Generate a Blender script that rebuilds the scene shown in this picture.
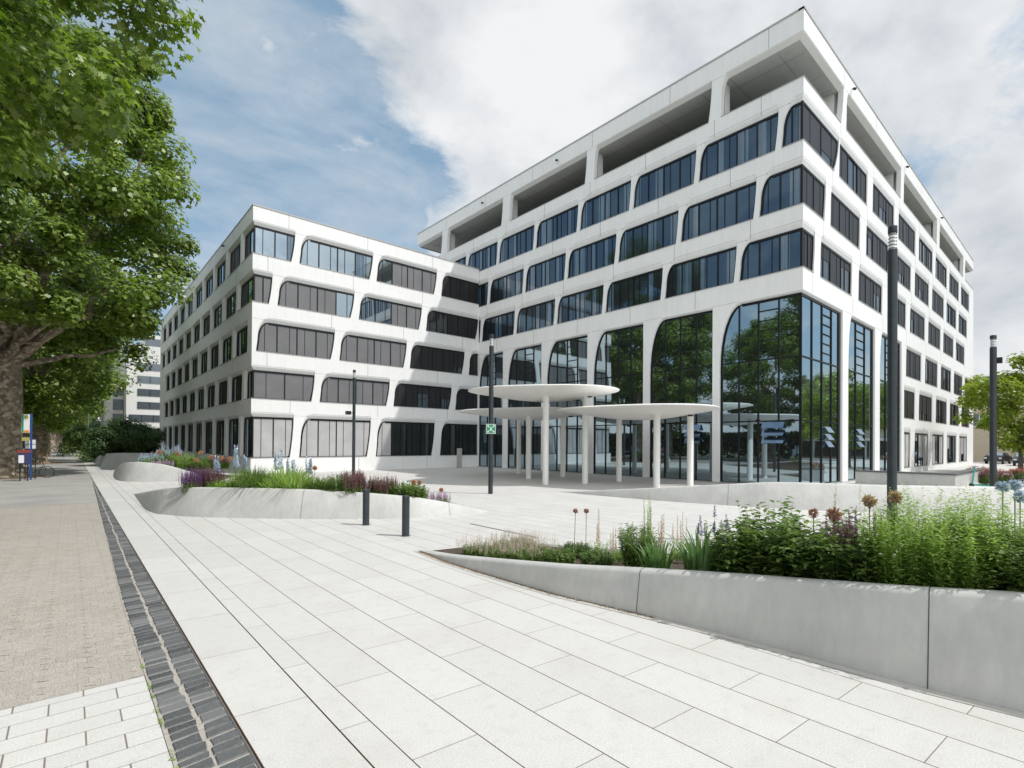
import bpy, math, random
import numpy as np
from mathutils import Vector, Matrix

random.seed(7)
rng = np.random.default_rng(7)
sc = bpy.context.scene
COL = sc.collection
for o in list(bpy.data.objects):
    bpy.data.objects.remove(o)

# ------------------------------------------------------------------ camera
HC = 2.3
_Y, _P, _R = math.radians(41.022), math.radians(0.349), math.radians(0.403)
r0 = Vector((math.cos(_Y), -math.sin(_Y), 0)); n0 = Vector((math.sin(_Y), math.cos(_Y), 0)); u0 = Vector((0, 0, 1))
n2 = n0 * math.cos(_P) + u0 * math.sin(_P); u2 = u0 * math.cos(_P) - n0 * math.sin(_P)
r3 = r0 * math.cos(_R) + u2 * math.sin(_R); u3 = u2 * math.cos(_R) - r0 * math.sin(_R)
cam = bpy.data.cameras.new('camera'); camo = bpy.data.objects.new('camera', cam); COL.objects.link(camo)
M = Matrix((( r3.x, u3.x, -n2.x, 0), (r3.y, u3.y, -n2.y, 0), (r3.z, u3.z, -n2.z, HC), (0, 0, 0, 1)))
camo.matrix_world = M
cam.sensor_width = 36; cam.lens = 509.18 / 1024 * 36; cam.shift_y = 55.42 / 1024
cam.clip_start = 0.1; cam.clip_end = 5000
sc.camera = camo
sc.render.resolution_x = 1024; sc.render.resolution_y = 768

# ------------------------------------------------------------------ light
SUN_EL = math.radians(54.5); SX, SY = 0.571, -0.821
sun = bpy.data.lights.new('sun', 'SUN'); sun.energy = 3.05; sun.angle = math.radians(0.8); sun.color = (1.0, 0.975, 0.94)
suno = bpy.data.objects.new('sun', sun); COL.objects.link(suno)
sd = Vector((SX * math.cos(SUN_EL), SY * math.cos(SUN_EL), math.sin(SUN_EL)))
suno.rotation_euler = sd.to_track_quat('Z', 'Y').to_euler(); suno.location = (20, -40, 60)

world = bpy.data.worlds.new('World'); sc.world = world; world.use_nodes = True
nt = world.node_tree; nt.nodes.clear()
def N(t, typ, **kw):
    n = t.nodes.new(typ)
    for k, v in kw.items():
        if k == 'inp':
            for a, b in v.items(): n.inputs[a].default_value = b
        else: setattr(n, k, v)
    return n
def MATH(t, op, a, b=None, c=None, clamp=False):
    n = t.nodes.new('ShaderNodeMath'); n.operation = op; n.use_clamp = clamp
    for i, v in enumerate((a, b, c)):
        if v is None: continue
        if hasattr(v, 'links') or hasattr(v, 'is_output'): t.links.new(v, n.inputs[i])
        else: n.inputs[i].default_value = v
    return n.outputs[0]
def RAMP(t, fac, stops, interp='LINEAR'):
    n = t.nodes.new('ShaderNodeValToRGB'); cr = n.color_ramp; cr.interpolation = interp
    while len(cr.elements) < len(stops): cr.elements.new(0.5)
    for e, (p, c) in zip(cr.elements, stops):
        e.position = p; e.color = (c, c, c, 1) if isinstance(c, (int, float)) else (*c, 1)
    t.links.new(fac, n.inputs[0]); return n.outputs[0]
def MIX(t, fac, a, b, mode='MIX'):
    n = t.nodes.new('ShaderNodeMix'); n.data_type = 'RGBA'; n.blend_type = mode
    for s, v in ((n.inputs[0], fac), (n.inputs[6], a), (n.inputs[7], b)):
        if hasattr(v, 'is_output'): t.links.new(v, s)
        elif isinstance(v, (int, float)): s.default_value = v
        else: s.default_value = (*v, 1) if len(v) == 3 else v
    return n.outputs[2]
L = nt.links
sky = N(nt, 'ShaderNodeTexSky', sky_type='NISHITA', sun_disc=False, sun_elevation=SUN_EL,
        sun_rotation=math.atan2(SX, SY), altitude=100, air_density=1.0, dust_density=1.2, ozone_density=1.0)
tc = N(nt, 'ShaderNodeTexCoord'); sep = N(nt, 'ShaderNodeSeparateXYZ'); L.new(tc.outputs['Generated'], sep.inputs[0])
gen = tc.outputs['Generated']
def dirblob(d, c0, c1):   # soft patch of sky around a direction
    vm = N(nt, 'ShaderNodeVectorMath', operation='DOT_PRODUCT'); L.new(gen, vm.inputs[0]); vm.inputs[1].default_value = Vector(d).normalized()
    mr = N(nt, 'ShaderNodeMapRange', interpolation_type='SMOOTHSTEP'); L.new(vm.outputs['Value'], mr.inputs[0])
    mr.inputs[1].default_value = math.cos(math.radians(c0)); mr.inputs[2].default_value = math.cos(math.radians(c1)); return mr.outputs[0]
zst = N(nt, 'ShaderNodeMapping'); zst.inputs['Scale'].default_value = (1, 1, 1.7); zst.inputs['Location'].default_value = (.3, 1.1, .2); L.new(gen, zst.inputs[0])
n1 = N(nt, 'ShaderNodeTexNoise', inp={'Scale': 3.6, 'Detail': 11.0, 'Roughness': 0.60, 'Distortion': 0.25}); L.new(zst.outputs[0], n1.inputs['Vector'])
wsp = N(nt, 'ShaderNodeMapping'); wsp.inputs['Scale'].default_value = (1.0, 2.6, 3.2); wsp.inputs['Rotation'].default_value = (.5, .3, .9); L.new(gen, wsp.inputs[0])
n3_ = N(nt, 'ShaderNodeTexNoise', inp={'Scale': 2.4, 'Detail': 9.0, 'Roughness': 0.60, 'Distortion': 0.15}); L.new(wsp.outputs[0], n3_.inputs['Vector'])
cov = MATH(nt, 'MULTIPLY_ADD', dirblob((.56, .62, .60), 26, 6), 0.14, n1.outputs[0])
cov = MATH(nt, 'MULTIPLY_ADD', dirblob((.80, .25, .50), 44, 10), 0.15, cov)
cov = MATH(nt, 'MULTIPLY_ADD', dirblob((.19, .807, .559), 3.6, 1.2), 0.14, cov)
cov = MATH(nt, 'MULTIPLY_ADD', dirblob((.20, .90, .42), 24, 8), -0.13, cov)
cov = MATH(nt, 'MULTIPLY_ADD', dirblob((.47, .79, .42), 8, 2), -0.12, cov)
low = N(nt, 'ShaderNodeMapRange'); L.new(sep.outputs[2], low.inputs[0]); low.inputs[1].default_value = .25; low.inputs[2].default_value = 0.0; low.inputs[3].default_value = 0; low.inputs[4].default_value = .10
cov = MATH(nt, 'ADD', cov, low.outputs[0])
wmask = RAMP(nt, n3_.outputs[0], [(0.44, 0.0), (0.70, 0.50)])
back = dirblob((-.55, -.65, .50), 72, 25)  # added cloud patch behind the camera, out of view, to brighten shaded faces
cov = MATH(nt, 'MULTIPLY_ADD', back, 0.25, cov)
mask = RAMP(nt, cov, [(0.49, 0.0), (0.545, 0.55), (0.62, 1.0)])
mask = MATH(nt, 'MAXIMUM', mask, wmask)
n2_ = N(nt, 'ShaderNodeTexNoise', inp={'Scale': 3.4, 'Detail': 10.0, 'Roughness': 0.55, 'Distortion': 0.1})
m2_ = N(nt, 'ShaderNodeMapping'); m2_.inputs['Location'].default_value = (2.3, .4, 1.9); m2_.inputs['Scale'].default_value = (1, 1, 1.6); L.new(gen, m2_.inputs[0]); L.new(m2_.outputs[0], n2_.inputs['Vector'])
shade = MATH(nt, 'MULTIPLY_ADD', dirblob((.88, .05, .45), 32, 10), -0.03, n2_.outputs[0])
ccol = RAMP(nt, shade, [(0.34, (0.60, 0.645, 0.69)), (0.46, (0.78, 0.81, 0.84)), (0.58, (0.92, 0.93, 0.94))])
bgS = N(nt, 'ShaderNodeBackground'); bgS.inputs[1].default_value = 0.12
skyc = MIX(nt, 0.55, sky.outputs[0], (2.5, 3.9, 5.0)); L.new(skyc, bgS.inputs[0])
bgC = N(nt, 'ShaderNodeBackground'); L.new(MATH(nt, 'MULTIPLY_ADD', back, 0.75, 0.86), bgC.inputs[1]); L.new(ccol, bgC.inputs[0])  # cloud strength boosted in the added unseen patch as fill light
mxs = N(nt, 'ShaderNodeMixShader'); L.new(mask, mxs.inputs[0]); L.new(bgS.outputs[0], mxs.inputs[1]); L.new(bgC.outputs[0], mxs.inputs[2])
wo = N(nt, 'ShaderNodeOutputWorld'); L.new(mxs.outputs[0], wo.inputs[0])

vs = sc.view_settings
vs.view_transform = 'Standard'; vs.look = 'None'; vs.gamma = 1; vs.exposure = 0.17; vs.use_curve_mapping = False
sc.render.engine = 'CYCLES'
sc.cycles.max_bounces = 7; sc.cycles.diffuse_bounces = 4; sc.cycles.glossy_bounces = 4; sc.cycles.transmission_bounces = 3; sc.cycles.transparent_max_bounces = 6

# ------------------------------------------------------------------ materials
def newmat(name):
    m = bpy.data.materials.new(name); m.use_nodes = True; t = m.node_tree
    b = t.nodes['Principled BSDF']; return m, t, b
def pos(t):
    g = N(t, 'ShaderNodeNewGeometry'); return g.outputs['Position']
def noise(t, scale, detail=4, rough=0.55, vec=None):
    n = N(t, 'ShaderNodeTexNoise', inp={'Scale': scale, 'Detail': detail, 'Roughness': rough})
    t.links.new(vec if vec is not None else pos(t), n.inputs['Vector']); return n.outputs[0]
def bump(t, b, h, strength=0.3, dist=0.01):
    n = N(t, 'ShaderNodeBump', inp={'Strength': strength, 'Distance': dist}); t.links.new(h, n.inputs['Height']); t.links.new(n.outputs[0], b.inputs['Normal'])
def simple(name, col, rough=0.5, metal=0.0, var=0.0, vscale=3.0, spec=None, bstr=0.0, bscale=40):
    m, t, b = newmat(name)
    b.inputs['Roughness'].default_value = rough; b.inputs['Metallic'].default_value = metal
    if spec is not None: b.inputs['Specular IOR Level'].default_value = spec
    if var > 0:
        f = noise(t, vscale, 6)
        c = RAMP(t, f, [(0.3, tuple(x * (1 - var) for x in col)), (0.7, tuple(min(1, x * (1 + var)) for x in col))])
        t.links.new(c, b.inputs['Base Color'])
    else: b.inputs['Base Color'].default_value = (*col, 1)
    if bstr: bump(t, b, noise(t, bscale, 3), bstr)
    return m

def mat_white_facade():
    m, t, b = newmat('white_facade_panel')
    a = noise(t, 0.5, 5); c = noise(t, 6, 5)
    f = MATH(t, 'MULTIPLY_ADD', c, 0.35, MATH(t, 'MULTIPLY', a, 0.65))
    # faint vertical weathering streaks
    mpn = N(t, 'ShaderNodeMapping'); mpn.inputs['Scale'].default_value = (3.0, 3.0, 0.25); t.links.new(pos(t), mpn.inputs[0])
    st = noise(t, 1.6, 4, vec=mpn.outputs[0])
    f2 = MATH(t, 'MULTIPLY_ADD', st, 0.5, MATH(t, 'MULTIPLY', f, 0.5))
    t.links.new(RAMP(t, f2, [(0.32, (0.745, 0.745, 0.73)), (0.52, (0.80, 0.80, 0.79)), (0.70, (0.83, 0.83, 0.825))]), b.inputs['Base Color'])
    b.inputs['Roughness'].default_value = 0.5
    bump(t, b, c, 0.05, 0.01)
    return m
WHITE = mat_white_facade()
JOINT = simple('panel_joint', (0.20, 0.20, 0.195), 0.8)
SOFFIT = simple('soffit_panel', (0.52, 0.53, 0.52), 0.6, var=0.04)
FRAME = simple('dark_window_frame', (0.008, 0.009, 0.010), 0.4, spec=.3)
METALCAP = simple('parapet_cap', (0.42, 0.41, 0.39), 0.45, 0.3)
CREAM = simple('canopy_white', (0.87, 0.86, 0.83), 0.45, var=0.02)
POST = simple('anthracite_paint', (0.028, 0.036, 0.042), 0.38, var=0.2, vscale=5)
BLACKM = simple('black_metal', (0.012, 0.012, 0.014), 0.4)
RUBBER = simple('rubber', (0.015, 0.015, 0.015), 0.8)
ROOFM = simple('roof_membrane', (0.30, 0.30, 0.29), 0.8)

def mat_glass(name, tint, refl=0.4, base=(0.006, 0.010, 0.013), rough=0.015):
    m, t, b = newmat(name)
    out = t.nodes['Material Output']
    b.inputs['Base Color'].default_value = (*base, 1); b.inputs['Roughness'].default_value = 0.4
    g = N(t, 'ShaderNodeBsdfGlossy'); g.inputs['Roughness'].default_value = rough; g.inputs['Color'].default_value = (*tint, 1)
    fr = N(t, 'ShaderNodeFresnel', inp={'IOR': 1.6})
    # slight waviness pane to pane
    nz = N(t, 'ShaderNodeTexNoise', inp={'Scale': 0.35, 'Detail': 1.0}); t.links.new(pos(t), nz.inputs['Vector'])
    bp = N(t, 'ShaderNodeBump', inp={'Strength': 0.04, 'Distance': 0.1}); t.links.new(nz.outputs[0], bp.inputs['Height']); t.links.new(bp.outputs[0], g.inputs['Normal'])
    fac = MATH(t, 'ADD', MATH(t, 'MULTIPLY', fr.outputs[0], 0.8), refl, clamp=True)
    mx = N(t, 'ShaderNodeMixShader'); t.links.new(fac, mx.inputs[0]); t.links.new(b.outputs[0], mx.inputs[1]); t.links.new(g.outputs[0], mx.inputs[2])
    t.links.new(mx.outputs[0], out.inputs[0]); return m
GLASS_LOBBY = mat_glass('lobby_glass', (0.66, 0.84, 0.93), 0.42, base=(0.001, 0.002, 0.003))
GLASS_BLUE = mat_glass('office_glass_blue', (0.30, 0.52, 0.74), 0.13, base=(0.002, 0.004, 0.006))
GLASS_DARK = mat_glass('office_glass_dark', (0.6, 0.7, 0.75), 0.05, base=(0.002, 0.003, 0.004))
GLASS_SKY = mat_glass('office_glass_clear', (0.72, 0.86, 0.95), 0.46)
def mat_blind(name, col, period=0.08):
    m, t, b = newmat(name); b.inputs['Roughness'].default_value = 0.45
    s = N(t, 'ShaderNodeSeparateXYZ'); t.links.new(pos(t), s.inputs[0])
    fr = MATH(t, 'FRACT', MATH(t, 'DIVIDE', s.outputs[2], period))
    tri = MATH(t, 'ABSOLUTE', MATH(t, 'SUBTRACT', fr, 0.5))
    nz = noise(t, 0.8, 3)
    c = RAMP(t, nz, [(0.35, tuple(x * 0.85 for x in col)), (0.65, col)])
    slot = RAMP(t, tri, [(0.40, 0.0), (0.46, 1.0)])
    t.links.new(MIX(t, slot, c, tuple(x * 0.45 for x in col)), b.inputs['Base Color'])
    bump(t, b, tri, 0.5, 0.02); return m
BLIND_GREY = mat_blind('blind_grey', (0.18, 0.18, 0.187))
BLIND_LIGHT = mat_blind('blind_light_grey', (0.50, 0.50, 0.50))
BLIND_DARK = mat_blind('blind_charcoal', (0.012, 0.012, 0.014))
def mat_curtain():
    m, t, b = newmat('pale_curtain'); b.inputs['Roughness'].default_value = 0.25
    mpn = N(t, 'ShaderNodeMapping'); mpn.inputs['Scale'].default_value = (1, 1, 0.02); t.links.new(pos(t), mpn.inputs[0])
    f = noise(t, 7.0, 3, vec=mpn.outputs[0])
    t.links.new(RAMP(t, f, [(0.3, (0.02, 0.05, 0.08)), (0.7, (0.09, 0.16, 0.23))]), b.inputs['Base Color'])
    b.inputs['Coat Weight'].default_value = 1.0; b.inputs['Coat Roughness'].default_value = 0.02; b.inputs['Coat IOR'].default_value = 1.9
    return m
CURTAIN = mat_curtain()

def mat_concrete(name, col, var=0.14):
    m, t, b = newmat(name); b.inputs['Roughness'].default_value = 0.62
    a = noise(t, 1.3, 6, 0.6)
    mpn = N(t, 'ShaderNodeMapping'); mpn.inputs['Scale'].default_value = (2.0, 2.0, 0.5); t.links.new(pos(t), mpn.inputs[0])
    c = noise(t, 5.0, 5, 0.65, vec=mpn.outputs[0])
    f = MATH(t, 'MULTIPLY_ADD', a, 0.6, MATH(t, 'MULTIPLY', c, 0.4))
    base = RAMP(t, f, [(0.33, tuple(x * (1 - var) for x in col)), (0.67, tuple(x * (1 + var * 0.6) for x in col))])
    sp = RAMP(t, noise(t, 90, 2), [(0.62, 0.0), (0.72, 0.25)])
    t.links.new(MIX(t, sp, base, tuple(x * 0.6 for x in col)), b.inputs['Base Color'])
    bump(t, b, noise(t, 60, 4), 0.12, 0.004); return m
CONC = mat_concrete('planter_concrete', (0.495, 0.49, 0.468), 0.17)
CONC_L = mat_concrete('drain_concrete', (0.50, 0.48, 0.44))

def slab_mat(name, col, x0, rowh, length, off0, alt, jl=0.011, jc=0.0075, drift=0.08, speck=0.25, jcol=(0.11, 0.075, 0.045), axis='Y', rowvar=0.07):
    """stone slabs: long joints every rowh across, staggered cross joints"""
    m, t, b = newmat(name); b.inputs['Roughness'].default_value = 0.72
    s = N(t, 'ShaderNodeSeparateXYZ'); t.links.new(pos(t), s.inputs[0])
    X, Y = (s.outputs[0], s.outputs[1]) if axis == 'Y' else (s.outputs[1], s.outputs[0])
    a = MATH(t, 'DIVIDE', MATH(t, 'SUBTRACT', X, x0), rowh)
    row = MATH(t, 'FLOOR', a); fa = MATH(t, 'SUBTRACT', a, row)
    odd = MATH(t, 'ABSOLUTE', MATH(t, 'SUBTRACT', row, MATH(t, 'MULTIPLY', MATH(t, 'FLOOR', MATH(t, 'DIVIDE', row, 2.0)), 2.0)))
    yy = MATH(t, 'SUBTRACT', MATH(t, 'MULTIPLY_ADD', X, drift, Y), MATH(t, 'MULTIPLY_ADD', odd, alt, off0))
    bq = MATH(t, 'DIVIDE', yy, length); cell = MATH(t, 'FLOOR', bq); fb = MATH(t, 'SUBTRACT', bq, cell)
    da = MATH(t, 'MULTIPLY', MATH(t, 'MINIMUM', fa, MATH(t, 'SUBTRACT', 1.0, fa)), rowh)
    db = MATH(t, 'MULTIPLY', MATH(t, 'MINIMUM', fb, MATH(t, 'SUBTRACT', 1.0, fb)), length)
    j1 = MATH(t, 'LESS_THAN', da, jl * 0.5); j2 = MATH(t, 'LESS_THAN', db, jc * 0.5)
    j = MATH(t, 'MAXIMUM', j1, MATH(t, 'MULTIPLY', j2, 0.8))
    wn = N(t, 'ShaderNodeTexWhiteNoise'); wn.noise_dimensions = '2D'
    cm = N(t, 'ShaderNodeCombineXYZ'); t.links.new(row, cm.inputs[0]); t.links.new(cell, cm.inputs[1]); t.links.new(cm.outputs[0], wn.inputs['Vector'])
    v = RAMP(t, wn.outputs[0], [(0.0, 1 - rowvar), (1.0, 1.0 + rowvar * 0.0)])
    c = MIX(t, 1.0, col, v, 'MULTIPLY')
    fine = noise(t, 70, 3, 0.8)
    c = MIX(t, RAMP(t, fine, [(0.50, 0.0), (0.62, 0.34)]), c, tuple(x * 0.55 for x in col))
    c = MIX(t, RAMP(t, fine, [(0.36, 0.5), (0.46, 0.0)]), c, tuple(min(.8, x * 1.25) for x in col))
    st = noise(t, 0.9, 5, 0.6)
    c = MIX(t, RAMP(t, st, [(0.50, 0.0), (0.74, 0.42)]), c, (col[0] * 0.80, col[1] * 0.75, col[2] * 0.69))
    dk = noise(t, 7, 4, 0.6)
    c = MIX(t, RAMP(t, dk, [(0.52, 0.0), (0.75, 0.32)]), c, tuple(x * 0.68 for x in col))
    c = MIX(t, j, c, jcol)
    t.links.new(c, b.inputs['Base Color'])
    hgt = MATH(t, 'SUBTRACT', MATH(t, 'MULTIPLY', fine, 0.15), j)
    bump(t, b, hgt, 0.35, 0.004)
    return m
SLABCOL = (0.56, 0.548, 0.525)
PAVE = slab_mat('granite_slabs', SLABCOL, 1.89, 0.562, 1.44, 3.40, 0.68)
PAVE1 = slab_mat('granite_slabs_edge', SLABCOL, 1.055, 0.59, 1.47, 4.80, 0.0)
PAVE2 = slab_mat('granite_slabs_narrow', SLABCOL, 1.645, 0.25, 1.44, 4.09, 0.0)
LPAV = slab_mat('light_paver', (0.58, 0.57, 0.545), 0.13, 0.243, 0.46, 0.12, 0.23, jl=0.006, jc=0.012, drift=0.0, axis='X', rowvar=0.08)

def mat_herring():
    m, t, b = newmat('interlocking_paver'); b.inputs['Roughness'].default_value = 0.85
    s = N(t, 'ShaderNodeSeparateXYZ'); t.links.new(pos(t), s.inputs[0])
    fx = MATH(t, 'DIVIDE', s.outputs[0], 0.165); fxf = MATH(t, 'FRACT', fx); tri = MATH(t, 'ABSOLUTE', MATH(t, 'SUBTRACT', fxf, 0.5))
    yy = MATH(t, 'MULTIPLY_ADD', tri, 0.07, s.outputs[1])
    a = MATH(t, 'DIVIDE', yy, 0.15); row = MATH(t, 'FLOOR', a); fa = MATH(t, 'SUBTRACT', a, row)
    odd = MATH(t, 'ABSOLUTE', MATH(t, 'SUBTRACT', row, MATH(t, 'MULTIPLY', MATH(t, 'FLOOR', MATH(t, 'DIVIDE', row, 2.0)), 2.0)))
    bb = MATH(t, 'MULTIPLY_ADD', odd, 0.5, fx); cell = MATH(t, 'FLOOR', bb); fb = MATH(t, 'SUBTRACT', bb, cell)
    da = MATH(t, 'MULTIPLY', MATH(t, 'MINIMUM', fa, MATH(t, 'SUBTRACT', 1.0, fa)), 0.15)
    db = MATH(t, 'MULTIPLY', MATH(t, 'MINIMUM', fb, MATH(t, 'SUBTRACT', 1.0, fb)), 0.20)
    jv = noise(t, 9, 4)
    wd = MATH(t, 'MULTIPLY_ADD', jv, 0.007, -0.0008)
    j = MATH(t, 'MAXIMUM', MATH(t, 'LESS_THAN', da, wd), MATH(t, 'LESS_THAN', db, wd))
    wn = N(t, 'ShaderNodeTexWhiteNoise'); wn.noise_dimensions = '2D'
    cm = N(t, 'ShaderNodeCombineXYZ'); t.links.new(row, cm.inputs[0]); t.links.new(cell, cm.inputs[1]); t.links.new(cm.outputs[0], wn.inputs['Vector'])
    col = (0.47, 0.435, 0.385)
    c = MIX(t, 1.0, col, RAMP(t, wn.outputs[0], [(0, 0.86), (1, 1.0)]), 'MULTIPLY')
    c = MIX(t, RAMP(t, noise(t, 60, 4, 0.8), [(0.44, 0.0), (0.58, 0.75)]), c, (0.20, 0.17, 0.135))
    c = MIX(t, RAMP(t, noise(t, 0.6, 5), [(0.45, 0.0), (0.7, 0.3)]), c, (0.42, 0.39, 0.35))
    c = MIX(t, MATH(t, 'MULTIPLY', j, RAMP(t, noise(t, 2.2, 3), [(0.35, 0.15), (0.65, 0.7)])), c, (0.14, 0.11, 0.08))
    dx = MATH(t, 'DIVIDE', s.outputs[0], 0.335); dc = MATH(t, 'FLOOR', dx); dfx = MATH(t, 'SUBTRACT', MATH(t, 'SUBTRACT', dx, dc), 0.5)
    dy = MATH(t, 'DIVIDE', MATH(t, 'MULTIPLY_ADD', dfx, 0.14, MATH(t, 'MULTIPLY_ADD', dc, 0.06, s.outputs[1])), 0.165); dr = MATH(t, 'FLOOR', dy); dfy = MATH(t, 'SUBTRACT', MATH(t, 'SUBTRACT', dy, dr), 0.5)
    w2 = N(t, 'ShaderNodeTexWhiteNoise'); w2.noise_dimensions = '2D'; c2 = N(t, 'ShaderNodeCombineXYZ'); t.links.new(dc, c2.inputs[0]); t.links.new(dr, c2.inputs[1]); t.links.new(c2.outputs[0], w2.inputs['Vector'])
    dash = MATH(t, 'MULTIPLY', MATH(t, 'LESS_THAN', MATH(t, 'ABSOLUTE', dfx), MATH(t, 'MULTIPLY_ADD', w2.outputs[0], .10, .03)), MATH(t, 'LESS_THAN', MATH(t, 'ABSOLUTE', dfy), MATH(t, 'MULTIPLY_ADD', w2.outputs[0], .045, .008)))
    c = MIX(t, MATH(t, 'MULTIPLY', dash, 0.85), c, (0.10, 0.065, 0.04))
    t.links.new(c, b.inputs['Base Color']); bump(t, b, MATH(t, 'SUBTRACT', MATH(t, 'MULTIPLY', noise(t, 70, 3), 0.5), j), 0.5, 0.006)
    return m
HERR = mat_herring()
def mat_asphalt(name='path_asphalt', col=(0.27, 0.26, 0.25)):
    m, t, b = newmat(name); b.inputs['Roughness'].default_value = 0.9
    f = MATH(t, 'MULTIPLY_ADD', noise(t, 0.7, 5), 0.6, MATH(t, 'MULTIPLY', noise(t, 60, 3), 0.4))
    t.links.new(RAMP(t, f, [(0.35, tuple(x * 0.82 for x in col)), (0.65, tuple(x * 1.12 for x in col))]), b.inputs['Base Color'])
    bump(t, b, noise(t, 80, 3), 0.3, 0.004); return m
ASPH = mat_asphalt('path_asphalt', (0.335, 0.32, 0.30)); ROAD = mat_asphalt('road_asphalt', (0.06, 0.06, 0.062))
def mat_cobble():
    m, t, b = newmat('basalt_cobble'); b.inputs['Roughness'].default_value = 0.55
    g = N(t, 'ShaderNodeNewGeometry')
    c = RAMP(t, g.outputs['Random Per Island'], [(0, (0.055, 0.057, 0.058)), (0.6, (0.10, 0.102, 0.102)), (1, (0.17, 0.17, 0.168))])
    c = MIX(t, RAMP(t, noise(t, 45, 4, 0.7), [(0.5, 0.0), (0.75, 0.5)]), c, (0.22, 0.22, 0.22))
    t.links.new(c, b.inputs['Base Color']); bump(t, b, noise(t, 35, 4), 0.6, 0.01); return m
COBBLE = mat_cobble()
MORTAR = simple('cobble_mortar', (0.36, 0.33, 0.29), 0.9, var=0.2, vscale=25)
RUST = simple('rusty_joint', (0.16, 0.085, 0.04), 0.8, var=0.4, vscale=20)
SOIL = simple('soil', (0.07, 0.05, 0.035), 0.95, var=0.35, vscale=12, bstr=0.8, bscale=25)
LITTER = simple('leaf_litter', (0.23, 0.14, 0.07), 0.95, var=0.5, vscale=14, bstr=0.8, bscale=30)
GRASSM = simple('verge_grass', (0.07, 0.10, 0.03), 0.95, var=0.4, vscale=6)

def mat_leaf(name, c1, c2, c3, trans=0.35, rough=0.45, spec=0.4):
    m, t, b = newmat(name); out = t.nodes['Material Output']
    g = N(t, 'ShaderNodeNewGeometry')
    c = RAMP(t, g.outputs['Random Per Island'], [(0.0, c1), (0.55, c2), (1.0, c3)])
    big = noise(t, 0.35, 3)
    c = MIX(t, RAMP(t, big, [(0.35, 0.0), (0.65, 0.35)]), c, c3)
    t.links.new(c, b.inputs['Base Color']); b.inputs['Roughness'].default_value = rough; b.inputs['Specular IOR Level'].default_value = spec
    tr = N(t, 'ShaderNodeBsdfTranslucent')
    t.links.new(MIX(t, 1.0, c, (1.25, 1.45, 0.55), 'MULTIPLY'), tr.inputs[0])
    mx = N(t, 'ShaderNodeMixShader'); mx.inputs[0].default_value = trans
    t.links.new(b.outputs[0], mx.inputs[1]); t.links.new(tr.outputs[0], mx.inputs[2]); t.links.new(mx.outputs[0], out.inputs[0]); return m
LEAF_PLANE = mat_leaf('plane_leaf', (0.075, 0.14, 0.018), (0.155, 0.235, 0.03), (0.30, 0.37, 0.09), 0.40, 0.38, 0.55)
LEAF_DARK = mat_leaf('dark_leaf', (0.02, 0.05, 0.012), (0.035, 0.08, 0.018), (0.07, 0.12, 0.03), 0.2)
LEAF_YEL = mat_leaf('yellow_green_leaf', (0.12, 0.20, 0.03), (0.22, 0.30, 0.04), (0.36, 0.40, 0.06), 0.4)
LEAF_BED = mat_leaf('bed_leaf', (0.075, 0.135, 0.032), (0.135, 0.21, 0.055), (0.24, 0.32, 0.11), 0.36)
LEAF_LIGHT = mat_leaf('light_bed_leaf', (0.17, 0.29, 0.07), (0.28, 0.40, 0.11), (0.44, 0.53, 0.22), 0.46)
LEAF_DEEP = mat_leaf('deep_bed_leaf', (0.05, 0.095, 0.028), (0.10, 0.165, 0.045), (0.21, 0.29, 0.09), 0.34)
LEAF_BLUE = mat_leaf('iris_leaf', (0.06, 0.14, 0.05), (0.10, 0.20, 0.07), (0.18, 0.28, 0.10), 0.25)
SEED = mat_leaf('dry_seed_head', (0.40, 0.27, 0.20), (0.52, 0.37, 0.28), (0.62, 0.48, 0.38), 0.3)
PINKS = mat_leaf('pinkish_grass_flower', (0.36, 0.28, 0.27), (0.45, 0.36, 0.33), (0.52, 0.44, 0.38), 0.3)
ORANGE = mat_leaf('orange_allium', (0.50, 0.22, 0.12), (0.62, 0.32, 0.18), (0.66, 0.42, 0.28), 0.2)
PINKFL = mat_leaf('rust_allium', (0.34, 0.16, 0.13), (0.46, 0.26, 0.20), (0.55, 0.36, 0.30), 0.2)
PURPLE = mat_leaf('purple_salvia', (0.09, 0.03, 0.13), (0.16, 0.06, 0.20), (0.24, 0.12, 0.30), 0.2)
MAROON = mat_leaf('maroon_salvia', (0.10, 0.04, 0.06), (0.16, 0.07, 0.09), (0.24, 0.13, 0.14), 0.2)
LILAC = mat_leaf('lilac_flower', (0.36, 0.24, 0.42), (0.48, 0.34, 0.52), (0.58, 0.46, 0.60), 0.2)
BLUEFL = mat_leaf('pale_blue_flower', (0.36, 0.45, 0.72), (0.48, 0.56, 0.80), (0.62, 0.68, 0.86), 0.2)
WHITEFL = mat_leaf('white_flower', (0.6, 0.6, 0.55), (0.7, 0.7, 0.65), (0.8, 0.8, 0.78), 0.2)
REDFL = mat_leaf('red_flower', (0.25, 0.06, 0.05), (0.35, 0.10, 0.08), (0.42, 0.20, 0.14), 0.2)
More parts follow.
